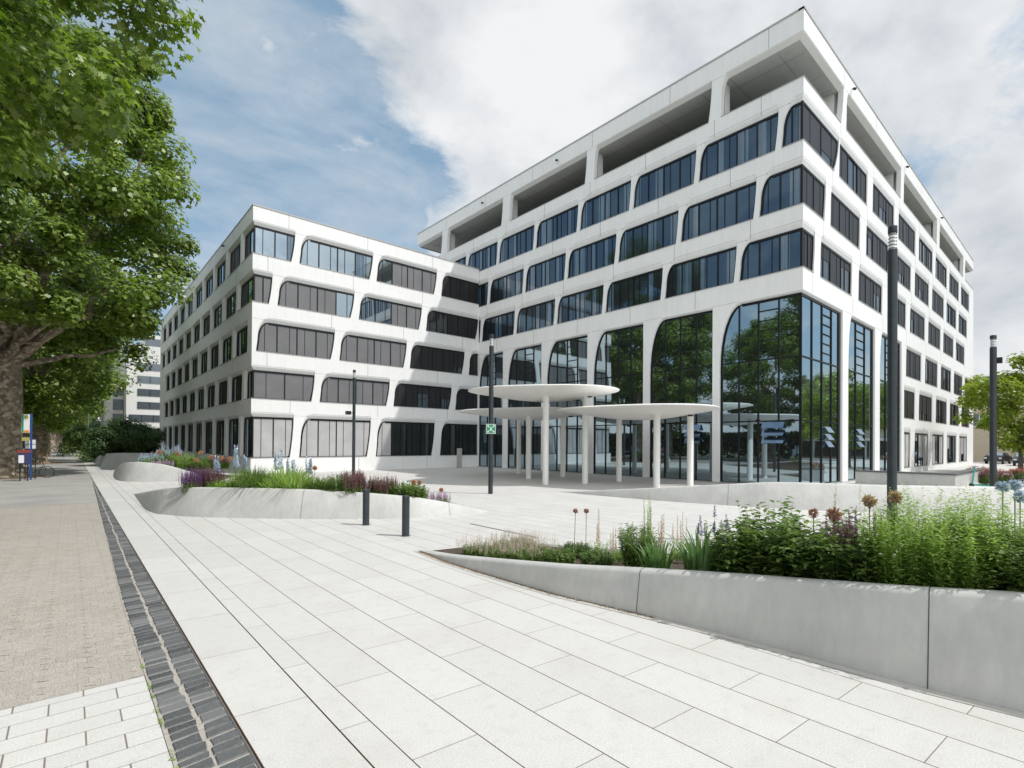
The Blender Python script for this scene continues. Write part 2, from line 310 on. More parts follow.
def mat_bark():
    m, t, b = newmat('mottled_plane_bark'); b.inputs['Roughness'].default_value = 0.85
    v = N(t, 'ShaderNodeTexVoronoi', inp={'Scale': 7.0}); t.links.new(MIX(t, 0.25, pos(t), N(t, 'ShaderNodeTexNoise', inp={'Scale': 5.0, 'Detail': 6.0}).outputs[1]), v.inputs['Vector'])
    s = N(t, 'ShaderNodeSeparateColor'); t.links.new(v.outputs['Color'], s.inputs[0])
    c = RAMP(t, s.outputs[0], [(0.0, (0.15, 0.12, 0.085)), (0.4, (0.25, 0.20, 0.14)), (0.7, (0.34, 0.28, 0.20)), (0.95, (0.48, 0.42, 0.32))])
    c = MIX(t, RAMP(t, noise(t, 6, 5), [(0.45, 0.0), (0.65, 0.6)]), c, (0.13, 0.105, 0.07))
    t.links.new(c, b.inputs['Base Color']); bump(t, b, noise(t, 9, 5), 0.8, 0.04); return m
BARK = mat_bark()

# ------------------------------------------------------------------ mesh helpers
class MB:
    def __init__(s): s.v = []; s.f = []; s.m = []
    def add(s, vs, fs, mi=0):
        o = len(s.v); s.v += [tuple(x) for x in vs]; s.f += [tuple(o + i for i in f) for f in fs]; s.m += [mi] * len(fs)
    def quad(s, a, b, c, d, mi=0): s.add([a, b, c, d], [(0, 1, 2, 3)], mi)
    def box(s, x0, x1, y0, y1, z0, z1, mi=0):
        v = [(x, y, z) for z in (z0, z1) for y in (y0, y1) for x in (x0, x1)]
        s.add(v, [(0, 2, 3, 1), (4, 5, 7, 6), (0, 1, 5, 4), (2, 6, 7, 3), (0, 4, 6, 2), (1, 3, 7, 5)], mi)
    def tube(s, pts, rad, n=10, mi=0, cap=True):
        pts = [Vector(p) for p in pts]; rings = []
        for i, p in enumerate(pts):
            d = (pts[min(i + 1, len(pts) - 1)] - pts[max(i - 1, 0)]).normalized()
            a = d.orthogonal().normalized() if i == 0 else (a_prev - d * a_prev.dot(d)).normalized()
            a_prev = a; b = d.cross(a)
            r = rad[i] if isinstance(rad, (list, tuple)) else rad
            rings.append([p + (a * math.cos(2 * math.pi * k / n) + b * math.sin(2 * math.pi * k / n)) * r for k in range(n)])
        vv = [q for rg in rings for q in rg]; ff = []
        for i in range(len(rings) - 1):
            for k in range(n):
                ff.append((i * n + k, i * n + (k + 1) % n, (i + 1) * n + (k + 1) % n, (i + 1) * n + k))
        if cap: ff.append(tuple(reversed(range(n)))); ff.append(tuple((len(rings) - 1) * n + k for k in range(n)))
        s.add(vv, ff, mi)
    def lathe(s, c, prof, n=24, mi=0):
        vv = []; ff = []
        for (r, z) in prof:
            for k in range(n):
                a = 2 * math.pi * k / n; vv.append((c[0] + r * math.cos(a), c[1] + r * math.sin(a), c[2] + z))
        for i in range(len(prof) - 1):
            for k in range(n): ff.append((i * n + k, i * n + (k + 1) % n, (i + 1) * n + (k + 1) % n, (i + 1) * n + k))
        ff.append(tuple(reversed(range(n)))); ff.append(tuple((len(prof) - 1) * n + k for k in range(n)))
        s.add(vv, ff, mi)
    def build(s, name, mats, parent=None, smooth=None, loc=None):
        me = bpy.data.meshes.new(name)
        org = Vector((0, 0, 0))
        if parent is not None:
            p = parent
            while p is not None: org += Vector(p.location); p = p.parent
        if loc is not None: org = Vector(loc)
        me.from_pydata([(x - org.x, y - org.y, z - org.z) for x, y, z in s.v], [], s.f)
        if not isinstance(mats, (list, tuple)): mats = [mats]
        for m in mats: me.materials.append(m)
        if len(mats) > 1: me.polygons.foreach_set('material_index', s.m)
        me.validate(); me.update()
        if smooth is not None:
            me.polygons.foreach_set('use_smooth', [True] * len(me.polygons))
            me.set_sharp_from_angle(angle=math.radians(smooth))
        o = bpy.data.objects.new(name, me); COL.objects.link(o)
        if loc is not None: o.location = loc
        if parent is not None: o.parent = parent
        return o
def npmesh(name, verts, nper, mats, parent=None, loc=None, mi=None):
    """verts: (n*nper,3) array; each nper consecutive verts is one face. verts are local."""
    n = len(verts) // nper
    me = bpy.data.meshes.new(name)
    me.vertices.add(len(verts)); me.vertices.foreach_set('co', np.asarray(verts, dtype=np.float32).ravel())
    me.loops.add(len(verts)); me.loops.foreach_set('vertex_index', np.arange(len(verts), dtype=np.int32))
    me.polygons.add(n); me.polygons.foreach_set('loop_start', np.arange(0, len(verts), nper, dtype=np.int32))
    if not isinstance(mats, (list, tuple)): mats = [mats]
    for m in mats: me.materials.append(m)
    if mi is not None: me.polygons.foreach_set('material_index', np.asarray(mi, dtype=np.int32))
    me.update(); me.validate()
    o = bpy.data.objects.new(name, me); COL.objects.link(o)
    if loc is not None: o.location = loc
    if parent is not None: o.parent = parent
    return o
def tag(o, label=None, cat=None, group=None, kind=None):
    if label: o['label'] = label
    if cat: o['category'] = cat
    if group: o['group'] = group
    if kind: o['kind'] = kind
    return o
def thing(name, loc, label, cat, group=None):
    o = bpy.data.objects.new(name, None); COL.objects.link(o); o.location = loc; o.empty_display_size = 0.3
    return tag(o, label, cat, group)
def copy_tree(o, parent=None):
    c = o.copy(); COL.objects.link(c); c.parent = parent
    for ch in list(o.children): copy_tree(ch, c)
    return c
def S(name, mb, mat, smooth=None): return tag(mb.build(name, mat, smooth=smooth), kind='structure')
def sheet(name, poly, z, mat):
    m = MB(); m.add([(x, y, z) for x, y in poly], [tuple(range(len(poly)))]); return S(name, m, mat)
def rect(x0, x1, y0, y1): return [(x0, y0), (x1, y0), (x1, y1), (x0, y1)]

# ------------------------------------------------------------------ ground
sheet('ground', rect(-1500, 1500, -1500, 1500), -0.03, GRASSM)
sheet('joint_bed', rect(0.9, 160, -60, 140), -0.012, RUST)
sheet('plaza_paving', rect(1.895, 140, -60, 140), 0.0, PAVE)
sheet('edge_paving', rect(1.055, 1.638, -8, 140), 0.0, PAVE1)
sheet('narrow_paving', rect(1.648, 1.887, -8, 140), 0.0, PAVE2)
sheet('path', [(-7.5, 24.0), (0.815, 24.0), (1.045, 40.0), (1.045, 260), (-7.5, 260)], 0.0, ASPH)
sheet('block_pavement', [(-7.5, 6.11), (0.60, 6.11), (0.60, 9.0), (0.815, 23.99), (-7.5, 23.99)], -0.002, HERR)
sheet('light_pavement', rect(-7.5, 0.575, -8, 6.10), 0.0, LPAV)
sheet('road', rect(-19, -7.7, -200, 400), -0.12 + 0.1, ROAD)
m = MB(); m.box(-7.7, -7.5, -100, 300, -0.02, 0.06); S('kerb', m, CONC_L)
m = MB()
for i in range(40): m.box(-13.1, -12.95, -60 + i * 6, -57 + i * 6, -0.02, -0.014)
S('road_marking', m, simple('road_paint', (0.7, 0.7, 0.68), 0.7))
sheet('sidewalk', rect(-26, -19, -200, 400), 0.02, ASPH)

# cobble gutter: two courses of basalt setts in mortar
sheet('gutter_mortar', [(0.575, 2.5), (1.03, 2.5), (1.03, 12), (1.05, 24), (1.05, 40.5), (1.02, 40.5), (0.9, 25), (0.66, 14), (0.585, 9)], 0.003, MORTAR)
m = MB(); y = 2.6
def gx(y):    # left and right edge of gutter
    l = 0.60 + max(0, (y - 9)) * 0.0145; r = 1.022 + max(0, (y - 9)) * 0.003
    return l, min(r, 1.045)
for col in (0, 1):
    y = 2.6 + col * 0.05
    while y < 40:
        h = random.uniform(0.095, 0.165) if y < 25 else random.uniform(0.2, 0.4)
        l, r = gx(y)
        mid = (l + r) / 2 + 0.007 * math.sin(y * 3) + random.uniform(-.006, .006)
        x0, x1 = (l, mid - 0.014) if col == 0 else (mid + 0.014, r)
        if x1 - x0 > 0.02:
            j = lambda s=0.010: random.uniform(-s, s)
            skew = 0.012
            z = 0.011 + random.uniform(0, 0.005)
            yb, yt = y + 0.0065, y + h - 0.0065
            o = [(x0 + j(), yb + j() - skew), (x1 + j(), yb + j() + skew), (x1 + j(), yt + j() + skew), (x0 + j(), yt + j() - skew)]
            cx = sum(p[0] for p in o) / 4; cy = sum(p[1] for p in o) / 4
            top = [(p[0] + (cx - p[0]) * 0.09, p[1] + (cy - p[1]) * 0.14, z + random.uniform(-.002, .002)) for p in o]
            m.add([(*p, 0.0) for p in o] + top, [(0, 1, 5, 4), (1, 2, 6, 5), (2, 3, 7, 6), (3, 0, 4, 7), (4, 5, 6, 7)])
        y += h
S('cobble_gutter', m, COBBLE)
m = MB(); m.box(1.025, 1.037, 2.4, 41, -0.01, 0.012); S('gutter_edging', m, simple('steel_edging', (0.30, 0.30, 0.30), 0.4, 0.8))
# moss in joint beside gutter
vv = []
for i in range(900):
    yy = random.uniform(3.2, 6.4); xx = 0.585 + random.gauss(0, 0.008)
    if math.sin(yy * 9) + math.sin(yy * 23) < 0.2: continue
    a = random.uniform(0, 6.28); l = random.uniform(0.006, 0.016)
    p = np.array([xx, yy, 0.004 + random.uniform(0, .012)])
    d = np.array([math.cos(a), math.sin(a), 0.5]) * l; e = np.array([-math.sin(a), math.cos(a), 0.2]) * l * 0.5
    vv += [p - e, p + d * 0.5, p + e, p - d * 0.5]
tag(npmesh('moss', np.array(vv), 4, LEAF_LIGHT), kind='stuff')

# ------------------------------------------------------------------ facade builder
US = [0, .2, .38, .46, .54, .60, .66, .72, .78, .84, .89, .93, .96, .98, .993, 1.0]
def lcurve(bl, tl, u, uc=.38, lf=.12):
    w = tl - bl; lean = lf * w * min(1, u / uc)
    if u <= uc: return bl + lean
    v = (u - uc) / (1 - uc)
    return bl + lf * w + (1 - lf) * w * (1 - math.sqrt(max(0.0, 1 - v ** 2.1)))
def rcurve(br, tr, u): return tr - (tr - br) * (1 - u) ** 1.8
class Facade:
    def __init__(s, root, origin, sdir, nout, depth=0.12, chamf=0.36):
        s.root = root; s.o = Vector(origin); s.sd = Vector(sdir); s.n = Vector(nout); s.d = depth; s.ch = chamf; s.mb = MB()
        s.flip = s.sd.cross(Vector((0, 0, 1))).dot(s.n) < 0
    def P(s, a, z, dep=0.0): return s.o + s.sd * a + Vector((0, 0, z)) - s.n * dep
    def rect(s, a0, a1, z0, z1, mi=0, dep=0.0, mb=None):
        (mb or s.mb).quad(s.P(a0, z0, dep), s.P(a1, z0, dep), s.P(a1, z1, dep), s.P(a0, z1, dep), mi)
    def bar(s, a0, a1, z0, z1, d0, d1, mb, mi=0):
        q = [s.P(a, z, d) for d in (d0, d1) for z in (z0, z1) for a in (a0, a1)]
        mb.add(q, [(0, 1, 3, 2), (4, 6, 7, 5), (0, 4, 5, 1), (2, 3, 7, 6), (0, 2, 6, 4), (1, 5, 7, 3)], mi)
    def row(s, a0, a1, zs, zhi, ops, pane=None, depth=None, chamf=None, inl=0.03, uc=.38, lean=.12):
        """ops: dict(bl,tl,br,tr,end) left curve bl(bottom) tl(top), right br,tr. end: 'L','R','RE' for corner notches"""
        d = s.d if depth is None else depth; ch = s.ch if chamf is None else chamf
        zho = zhi + ch
        prev = [a0] * len(US)
        for op in ops:
            zo = [zs + (zho - zs) * u for u in US]; zi = [zs + (zhi - zs) * u for u in US]
            if op.get('end') == 'L': Lo = [a0] * len(US); Li = [a0 + d] * len(US); Lm = [a0 + d * .45] * len(US)
            else:
                Lo = [lcurve(op['bl'], op['tl'], u, op.get('uc', uc), lean) for u in US]; Li = [x + inl for x in Lo]; Lm = [x + inl * .35 for x in Lo]
            if op.get('end') == 'R': Ro = [a1] * len(US); Ri = [a1 - d] * len(US); Rm = [a1 - d * .45] * len(US)
            elif op.get('end') == 'RE': Ro = [a1] * len(US); Ri = Ro; Rm = Ro
            else:
                Ro = [rcurve(op['br'], op['tr'], u) for u in US]; Ri = [x - 0.02 for x in Ro]; Rm = [x - 0.006 for x in Ro]
            # pier before
            if op.get('end') != 'L':
                for i in range(len(US) - 1):
                    s.mb.quad(s.P(prev[i], zo[i]), s.P(Lo[i], zo[i]), s.P(Lo[i + 1], zo[i + 1]), s.P(prev[i + 1], zo[i + 1]))
            zm = [z0_ + (z1_ - z0_) * .52 for z0_, z1_ in zip(zo, zi)]
            zq = [z0_ + (z1_ - z0_) * .27 for z0_, z1_ in zip(zo, zi)]
            Lq = [a_ + (b_ - a_) * .3 for a_, b_ in zip(Lo, Lm)]; Rq = [a_ + (b_ - a_) * .3 for a_, b_ in zip(Ro, Rm)]
            rings = [(0.0, Lo, Ro, zo), (d * .135, Lq, Rq, zq), (d * .45, Lm, Rm, zm), (d, Li, Ri, zi)]
            for (d1, l1, r1, z1), (d2, l2, r2, z2) in zip(rings, rings[1:]):
                if op.get('end') != 'L':
                    for i in range(len(US) - 1): s.mb.quad(s.P(l1[i], z1[i], d1), s.P(l1[i + 1], z1[i + 1], d1), s.P(l2[i + 1], z2[i + 1], d2), s.P(l2[i], z2[i], d2))
                if op.get('end') not in ('R', 'RE'):
                    for i in range(len(US) - 1): s.mb.quad(s.P(r1[i], z1[i], d1), s.P(r2[i], z2[i], d2), s.P(r2[i + 1], z2[i + 1], d2), s.P(r1[i + 1], z1[i + 1], d1))
                s.mb.quad(s.P(l1[-1], z1[-1], d1), s.P(r1[-1], z1[-1], d1), s.P(r2[-1], z2[-1], d2), s.P(l2[-1], z2[-1], d2))
                s.mb.quad(s.P(l1[0], z1[0], d1), s.P(l2[0], z2[0], d2), s.P(r2[0], z2[0], d2), s.P(r1[0], z1[0], d1))
            if op.get('end') != 'L' and Lo[-1] - prev[-1] > .05 and s.ch > .1: s.hline(prev[-1] - .02, Lo[-1] - .15, zhi + .16)
            if s.ch > .1 and chamf is None: s.hline(Lo[-1] + .05, Ro[-1] - .05, zho + .015)
            # thin sill lip
            s.bar(Lo[0] + .02, Ro[0] - (0 if op.get('end') in ('R', 'RE') else .02), zs + .003, zs + 0.035, -0.03, 0.10, s.mb, 2)
            if pane: pane(s, op, Li, Ri, zi, d)
            prev = Ro
            op['_last'] = Ro
        if ops and ops[-1].get('end') not in ('R', 'RE'):
            zo = [zs + (zho - zs) * u for u in US]
            for i in range(len(US) - 1):
                s.mb.quad(s.P(prev[i], zo[i]), s.P(a1, zo[i]), s.P(a1, zo[i + 1]), s.P(prev[i + 1], zo[i + 1]))
    def hline(s, a0, a1, z): s.bar(a0, a1, z - .006, z + .006, -0.003, 0.02, s.mb, 1)
    def joints(s, zs0, z1, alist, lim=None):
        for a in alist:
          if a < (XEND - XT - .3 if s.n.y < 0 and s.o.y < 20 else 99): s.bar(a - .012, a + .012, zs0 + .0, z1, -0.003, 0.02, s.mb, 1)
    def finish(s, name='facade', label=None):
        o = s.mb.build(name, [WHITE, JOINT, METALCAP], s.root, smooth=32)
        if label: o['label'] = label
        return o

def topz(Li, Ri, zi, a):
    """height of opening at coordinate a"""
    if a < Li[-1]:
        for i in range(len(Li) - 1):
            if Li[i] <= a <= Li[i + 1] and Li[i + 1] > Li[i]:
                f = (a - Li[i]) / (Li[i + 1] - Li[i]); return zi[i] + (zi[i + 1] - zi[i]) * f
    return zi[-1]
def rightz(Ri, zi, a):
    """lowest z at coordinate a near the leaning right edge"""
    if a > Ri[0] and Ri[-1] > Ri[0]:
        for i in range(len(Ri) - 1):
            if Ri[i] <= a <= Ri[i + 1] and Ri[i + 1] > Ri[i]:
                f = (a - Ri[i]) / (Ri[i + 1] - Ri[i]); return zi[i] + (zi[i + 1] - zi[i]) * f
    return zi[0]
def poly_piece(F, Li, Ri, zi, a, b, dep, mb, ztop=None, zbot=None, mi=0):
    """strip of the opening between a and b"""
    n = 7; xs = [a + (b - a) * i / n for i in range(n + 1)]
    for x0, x1 in zip(xs, xs[1:]):
        t0, t1 = topz(Li, Ri, zi, x0), topz(Li, Ri, zi, x1); b0, b1 = rightz(Ri, zi, x0), rightz(Ri, zi, x1)
        if zbot is not None: b0 = max(b0, zbot); b1 = max(b1, zbot)
        if t0 - b0 < .01 and t1 - b1 < .01: continue
        mb.quad(F.P(x0, b0, dep), F.P(x1, b1, dep), F.P(x1, max(t1, b1), dep), F.P(x0, max(t0, b0), dep), mi)
def make_pane(glass, nb=4, blind=None, pblind=0.5, curtain=0.0, transoms=(), ladder=False, name='window', sub=True):
    def pane(F, op, Li, Ri, zi, d):
        a0, a1 = Li[0], max(Ri[0], Ri[-1]); zs, zh = zi[0], zi[-1]
        gm = MB()
        poly_piece(F, Li, Ri, zi, a0, Li[-1], d, gm)
        poly_piece(F, Li, Ri, zi, Li[-1], Ri[0], d, gm)
        if Ri[-1] > Ri[0] + .01: poly_piece(F, Li, Ri, zi, Ri[0], Ri[-1], d, gm)
        g = op.get('glass', glass)
        w = gm.build(name, g, F.root)
        fm = MB(); n = max(1, op.get('nb', nb)); W = (a1 - a0)
        edges = [a0 + W * i / n for i in range(n + 1)]
        fd = d - .055
        for e in edges[1:-1]:
            F.bar(e - .035, e + .035, rightz(Ri, zi, e), topz(Li, Ri, zi, e), fd, d - .002, fm)
        if name == 'window':
            for i in range(n):
                e = edges[i] + W / n * (.62 if i % 2 else .40)
                if e > Li[0] + .3 and e < Ri[0] - .1: F.bar(e - .018, e + .018, rightz(Ri, zi, e), topz(Li, Ri, zi, e), fd + .02, d - .002, fm)
        F.bar(Li[0], Ri[0], zs, zs + .07, fd - .003, d - .002, fm)
        F.bar(Li[-1], Ri[-1], zh - .13, zh, fd - .003, d - .002, fm)
        if op.get('end') == 'L': F.bar(a0 - .03, a0 + .05, zs, zh, fd - .006, d + .03, fm)
        if op.get('end') == 'R': F.bar(a1 - .05, a1 + .03, zs, zh, fd - .006, d + .03, fm)
        for (X, sg) in ((Li, 1), (Ri, -1)):
            for i in range(len(US) - 1):
                if X[i] == X[i + 1] and op.get('end') in ('L', 'R', 'RE') and ((sg == 1) == (op.get('end') == 'L')): continue
                q = [F.P(X[i], zi[i], fd), F.P(X[i + 1], zi[i + 1], fd), F.P(X[i + 1] + sg * (.11 if sg == 1 else (.34 if (name == 'lobby_glazing' and F.n.y < 0) else .06)), zi[i + 1], fd), F.P(X[i] + sg * (.11 if sg == 1 else (.34 if (name == 'lobby_glazing' and F.n.y < 0) else .06)), zi[i], fd)]
                fm.add(q + [F.P(X[i] + sg * (.11 if sg == 1 else (.34 if (name == 'lobby_glazing' and F.n.y < 0) else .06)), zi[i], d - .002), F.P(X[i + 1] + sg * (.11 if sg == 1 else (.34 if (name == 'lobby_glazing' and F.n.y < 0) else .06)), zi[i + 1], d - .002)], [(0, 1, 2, 3), (3, 2, 5, 4)])
        for tz in transoms:
            al = a0
            for i in range(len(US) - 1):
                if zi[i] <= tz <= zi[i + 1]: al = Li[i] + (Li[i + 1] - Li[i]) * (tz - zi[i]) / max(1e-6, zi[i + 1] - zi[i])
            F.bar(al, a1 - (0 if op.get('end') else .1), tz - .035, tz + .035, fd - .003, d - .002, fm)
        if ladder and n >= 3:
            e0, e1 = edges[-3] if n > 3 else edges[-2], edges[-2] if n > 3 else edges[-1]
            e0, e1 = edges[max(1, n - 2)], edges[max(2, n - 1)]
            zt = 7.1 + .5
            while zt < zh - .3:
                hb = .022 if F.n.x < 0 else .010
                F.bar(e0, e1, zt - hb, zt + hb, fd - .02, d - .002, fm); zt += .55
        fm.build('frame', FRAME, w)
        # blinds and curtains bay by bay
        bl = op.get('blind', blind); pb = op.get('pb', pblind)
        if bl is not None:
            bm_ = MB(); any_ = False
            pat = op.get('pat')
            for i in range(n):
                on = (pat[i] == '1') if pat else random.random() < pb
                if on:
                    drop = 0.0 if (pat or random.random() < .8) else random.uniform(.2, .7)
                    x0 = edges[i] + .035; x1 = edges[i + 1] - .035
                    bm_ = MB(); poly_piece(F, Li, Ri, zi, x0, x1, d - .02, bm_, zbot=zs + .07 + drop * (zh - zs))
                    if bm_.f: bm_.build('blind', bl, w)
        curtain_ = op.get('curt', curtain)
        if curtain_ > 0:
            cm_ = MB()
            for i in range(n):
                if random.random() < curtain_:
                    side = random.random() < .5; k = random.uniform(.25, .6)
                    x0 = edges[i] + .04; x1 = edges[i + 1] - .04; ww = (x1 - x0) * k
                    if side: x1 = x0 + ww
                    else: x0 = x1 - ww
                    cm_ = MB(); poly_piece(F, Li, Ri, zi, x0, x1, d - .012, cm_)
                    if cm_.f: cm_.build('curtain', CURTAIN, w)
        return w
    return pane

XT, YT, XEND, YEND, ZR = 29.3, 10.25, 85.8, 50.05, 25.54
XC, YC, ZC, DEND = 9.53, 38.6, 18.72, 86.0
tower = thing('office_tower', (57, 30, 0), 'seven storey white office building with roof terrace, curved window openings and tall glazed entrance hall', 'office building')
low = thing('office_wing', (20, 60, 0), 'five storey white office wing with staggered ribbon windows, left of the tall glazed building', 'office building')

# ---- tower, entrance side (plane x = XT), s grows to the right = -Y
FA = Facade(tower, (XT, YEND, 0), (0, -1, 0), (-1, 0, 0))
W = YEND - YT
def A(y): return YEND - y
pA = make_pane(GLASS_BLUE, 4, None, 0, 0.7)
def rowA(zs, first, ystart, sp, n, lean=0.22, tlw=0.45, zh=None):
    """first: y of left bottom of the corner notch"""
    ops = []
    ys = [first + .0 + k * sp for k in range(n)]
    for k in reversed(range(n)):
        yb = first + (k + 1) * sp; yr = first + k * sp + .55
        ops.append(dict(bl=A(yb) - .18, tl=A(yb) + tlw, br=A(yr - .05), tr=A(yr - .24)))
    ops.append(dict(bl=A(first) - .18, tl=A(first) + tlw, end='R', nb=2 if first - YT < 2.2 else 3))
    ops = [o for o in ops if o['bl'] > 0.2]
    return ops
FA.row(0, W, 11.75, 13.87, rowA(11.75, 13.5, 0, 4.9, 6), pA)
FA.row(0, W, 15.12, 17.27, rowA(15.12, 12.38, 0, 4.9, 7), pA)
FA.row(0, W, 18.52, 20.64, rowA(18.52, 11.2, 0, 4.87, 8), pA)
FA.rect(0, W, 14.23, 15.12); FA.rect(0, W, 17.63, 18.52); FA.rect(0, W, 21.0, 21.9)
# terrace level openings (no glass)
tops = []
for (l, r) in ((44.15, 35.27), (34.24, 25.4), (24.6, 15.5)):
    tops.append(dict(bl=A(l), tl=A(l) + .28, br=A(r + .1), tr=A(r - .12)))
tops = [dict(bl=0.0, tl=0.0, br=A(45.3), tr=A(45.0), end='L')] + tops + [dict(bl=A(14.83), tl=A(14.83) + .35, end='R')]
FA.row(0, W, 21.9, 24.18, tops, None, depth=.30, chamf=.24, inl=.03)
FA.rect(0, W, 24.42, ZR)
# entrance hall glazing
lob = []
yl = [38.5, 34.3, 29.4, 24.5, 19.63, 14.75]; yr = [35.0, 30.05, 25.13, 20.2, 15.27]
for i in range(5):
    lob.append(dict(bl=A(yl[i]) - .08, tl=A(yl[i]) + 1.05, br=A(yr[i]), tr=A(yr[i]), nb=4 if i else 3))
lob.append(dict(bl=A(yl[5]) - .08, tl=A(yl[5]) + 1.2, end='R', nb=4))
pL = make_pane(GLASS_LOBBY, 4, None, transoms=(3.6, 7.05), ladder=True, name='lobby_glazing')
FA.row(A(39.0), W, 0.02, 10.42, lob, pL, depth=.16, chamf=.14, inl=.02, uc=.66, lean=0)
FA.rect(0, W, 10.56, 11.75)
for k in range(1, 14):
    for zz0, zz1, off in ((14.09, 15.12, 0), (17.49, 18.52, 1.2), (20.86, 21.9, 2.2), (10.62, 11.75, 3.4)):
        a = W - (1.9 + off) - k * 4.87 + 4.0
        if 0 < a < W: FA.joints(zz0, zz1, [a])
FA.joints(24.42, ZR, [W - 1.8, W - 8, W - 14.5, W - 21, W - 27.5, W - 34])
FA.joints(20.86, 21.9, [W - 2.2])
FA.finish(label='shaded white facade on the entrance side, shown at the left of the corner')

# ---- tower, sunny side (plane y = YT), s = x - XT
FB = Facade(tower, (XT, YT, 0), (1, 0, 0), (0, -1, 0))
WB = XEND - XT
def Bx(x): return x - XT
pB = make_pane(GLASS_DARK, 3, BLIND_DARK, 0.9)
def rowB(first, sp, n, w, tlw=.4, glassmix=True, start=None):
    ops = []
    if start is None: ops.append(dict(bl=0, tl=0, br=Bx(first[0]) , tr=Bx(first[1]), end='L', nb=2, pb=1.0))
    x = first[2]
    for k in range(n):
        if x + w > XEND - .3: break
        ops.append(dict(bl=Bx(x), tl=Bx(x) + tlw, br=Bx(x + w + .1), tr=Bx(x + w + .2), pb=random.choice([1, 1, 1, 1, .5])))
        x += sp
    return ops
FB.row(0, WB, 18.52, 20.70, rowB((34.1, 35.0, 35.0), 6.98, 7, 5.6), pB)
FB.row(0, WB, 15.12, 17.27, rowB((32.5, 32.75, 33.5), 6.98, 8, 5.5), pB)
FB.row(0, WB, 11.75, 13.87, rowB((30.85, 31.05, 31.85), 6.98, 8, 5.5), pB)
FB.rect(0, WB, 14.23, 15.12); FB.rect(0, WB, 17.63, 18.52); FB.rect(0, WB, 21.06, 21.9); FB.rect(0, WB, 10.56, 11.75)
tb = [dict(bl=0, tl=0, br=Bx(35.3), tr=Bx(35.8), end='L')]
for (l, r) in ((36.3, 49.6), (50.6, 63.5), (64.8, 78.3)):
    tb.append(dict(bl=Bx(l), tl=Bx(l) + .5, br=Bx(r), tr=Bx(r) + .2))
tb.append(dict(bl=Bx(79.6), tl=Bx(79.6) + .6, end='R'))
FB.row(0, WB, 21.9, 24.18, tb, None, depth=.30, chamf=.24, inl=.03)
FB.rect(0, WB, 24.42, ZR)
lb = [dict(bl=0, tl=0, br=Bx(35.75), tr=Bx(35.75), end='L', nb=4),
      dict(bl=Bx(36.85), tl=Bx(36.85) + .8, br=Bx(42.7), tr=Bx(42.7), nb=3), dict(bl=Bx(43.9), tl=Bx(43.9) + .8, br=Bx(50.1), tr=Bx(50.1), nb=3)]
FB.row(0, Bx(50.9), 0.02, 10.42, lb, make_pane(GLASS_LOBBY, 4, None, transoms=(3.6, 7.05), ladder=True, name='lobby_glazing'), depth=.16, chamf=.14, inl=.02, uc=.66, lean=0)
a0 = Bx(50.9)
p2 = make_pane(GLASS_DARK, 3, BLIND_DARK, 0.7)
def rowB2(first, sp, w, end0=None):
    ops = []; x = first
    if end0: ops.append(dict(bl=a0, tl=a0, br=Bx(end0), tr=Bx(end0) + .1, end='L', nb=1))
    while x + w < XEND - .2:
        ops.append(dict(bl=Bx(x), tl=Bx(x) + .35, br=Bx(x + w + .15), tr=Bx(x + w + .25), pb=random.choice([1, .6, .3]))); x += sp
    return ops
FB.row(a0, WB, 7.95, 10.27, rowB2(51.5, 7.02, 5.3), p2, chamf=.28)
FB.row(a0, WB, 4.5, 6.82, rowB2(56.1, 7.1, 5.3, 54.6), p2)
FB.row(a0, WB, 0.45, 3.37, rowB2(54.5, 7.1, 5.3, 53.0), make_pane(GLASS_SKY, 3, BLIND_LIGHT, 0.4))
FB.rect(a0, WB, 10.55, 10.56); FB.rect(a0, WB, 7.18, 7.95); FB.rect(a0, WB, 3.73, 4.5); FB.rect(a0, WB, 0, .45)
for k in range(9):
    FB.joints(14.09, 15.12, [3 + k * 6.98]); FB.joints(17.49, 18.52, [4.5 + k * 6.98]); FB.joints(20.92, 21.9, [6 + k * 6.98]); FB.joints(24.42, ZR, [6.6 + k * 6.98]); FB.joints(10.62, 11.75, [1.4 + k * 6.98])
FB.finish(label='sunlit white facade on the right of the corner')
# body of tower: far walls, roof, terrace floor/soffit and set back storey
m = MB()
m.quad((XEND, YT, 0), (XEND, YEND, 0), (XEND, YEND, 21.9), (XEND, YT, 21.9)); m.quad((XT, YEND, 0), (XEND, YEND, 0), (XEND, YEND, 21.9), (XT, YEND, 21.9))
m.quad((XEND, YT, 24.54), (XEND, YEND, 24.54), (XEND, YEND, ZR), (XEND, YT, ZR)); m.quad((XT, YEND, 24.54), (XEND, YEND, 24.54), (XEND, YEND, ZR), (XT, YEND, ZR))
m.quad((XT + .45, YEND, 24.18), (XEND, YEND, 24.18), (XEND, YEND, 24.54), (XT, YEND, 24.54))
m.build('side_wall', WHITE, tower)
m = MB(); m.quad((XT + .01, YT + .01, ZR - .02), (XEND, YT + .01, ZR - .02), (XEND, YEND, ZR - .02), (XT + .01, YEND, ZR - .02))
m.build('roof', ROOFM, tower)
m = MB()
for (x0, x1, y0, y1) in ((XT - .03, XT + .25, YT - .03, YEND + .03), (XT - .03, XEND + .03, YT - .033, YT + .25)): m.box(x0, x1, y0, y1, ZR + .002, ZR + .10)
m.build('parapet_cap', METALCAP, tower)
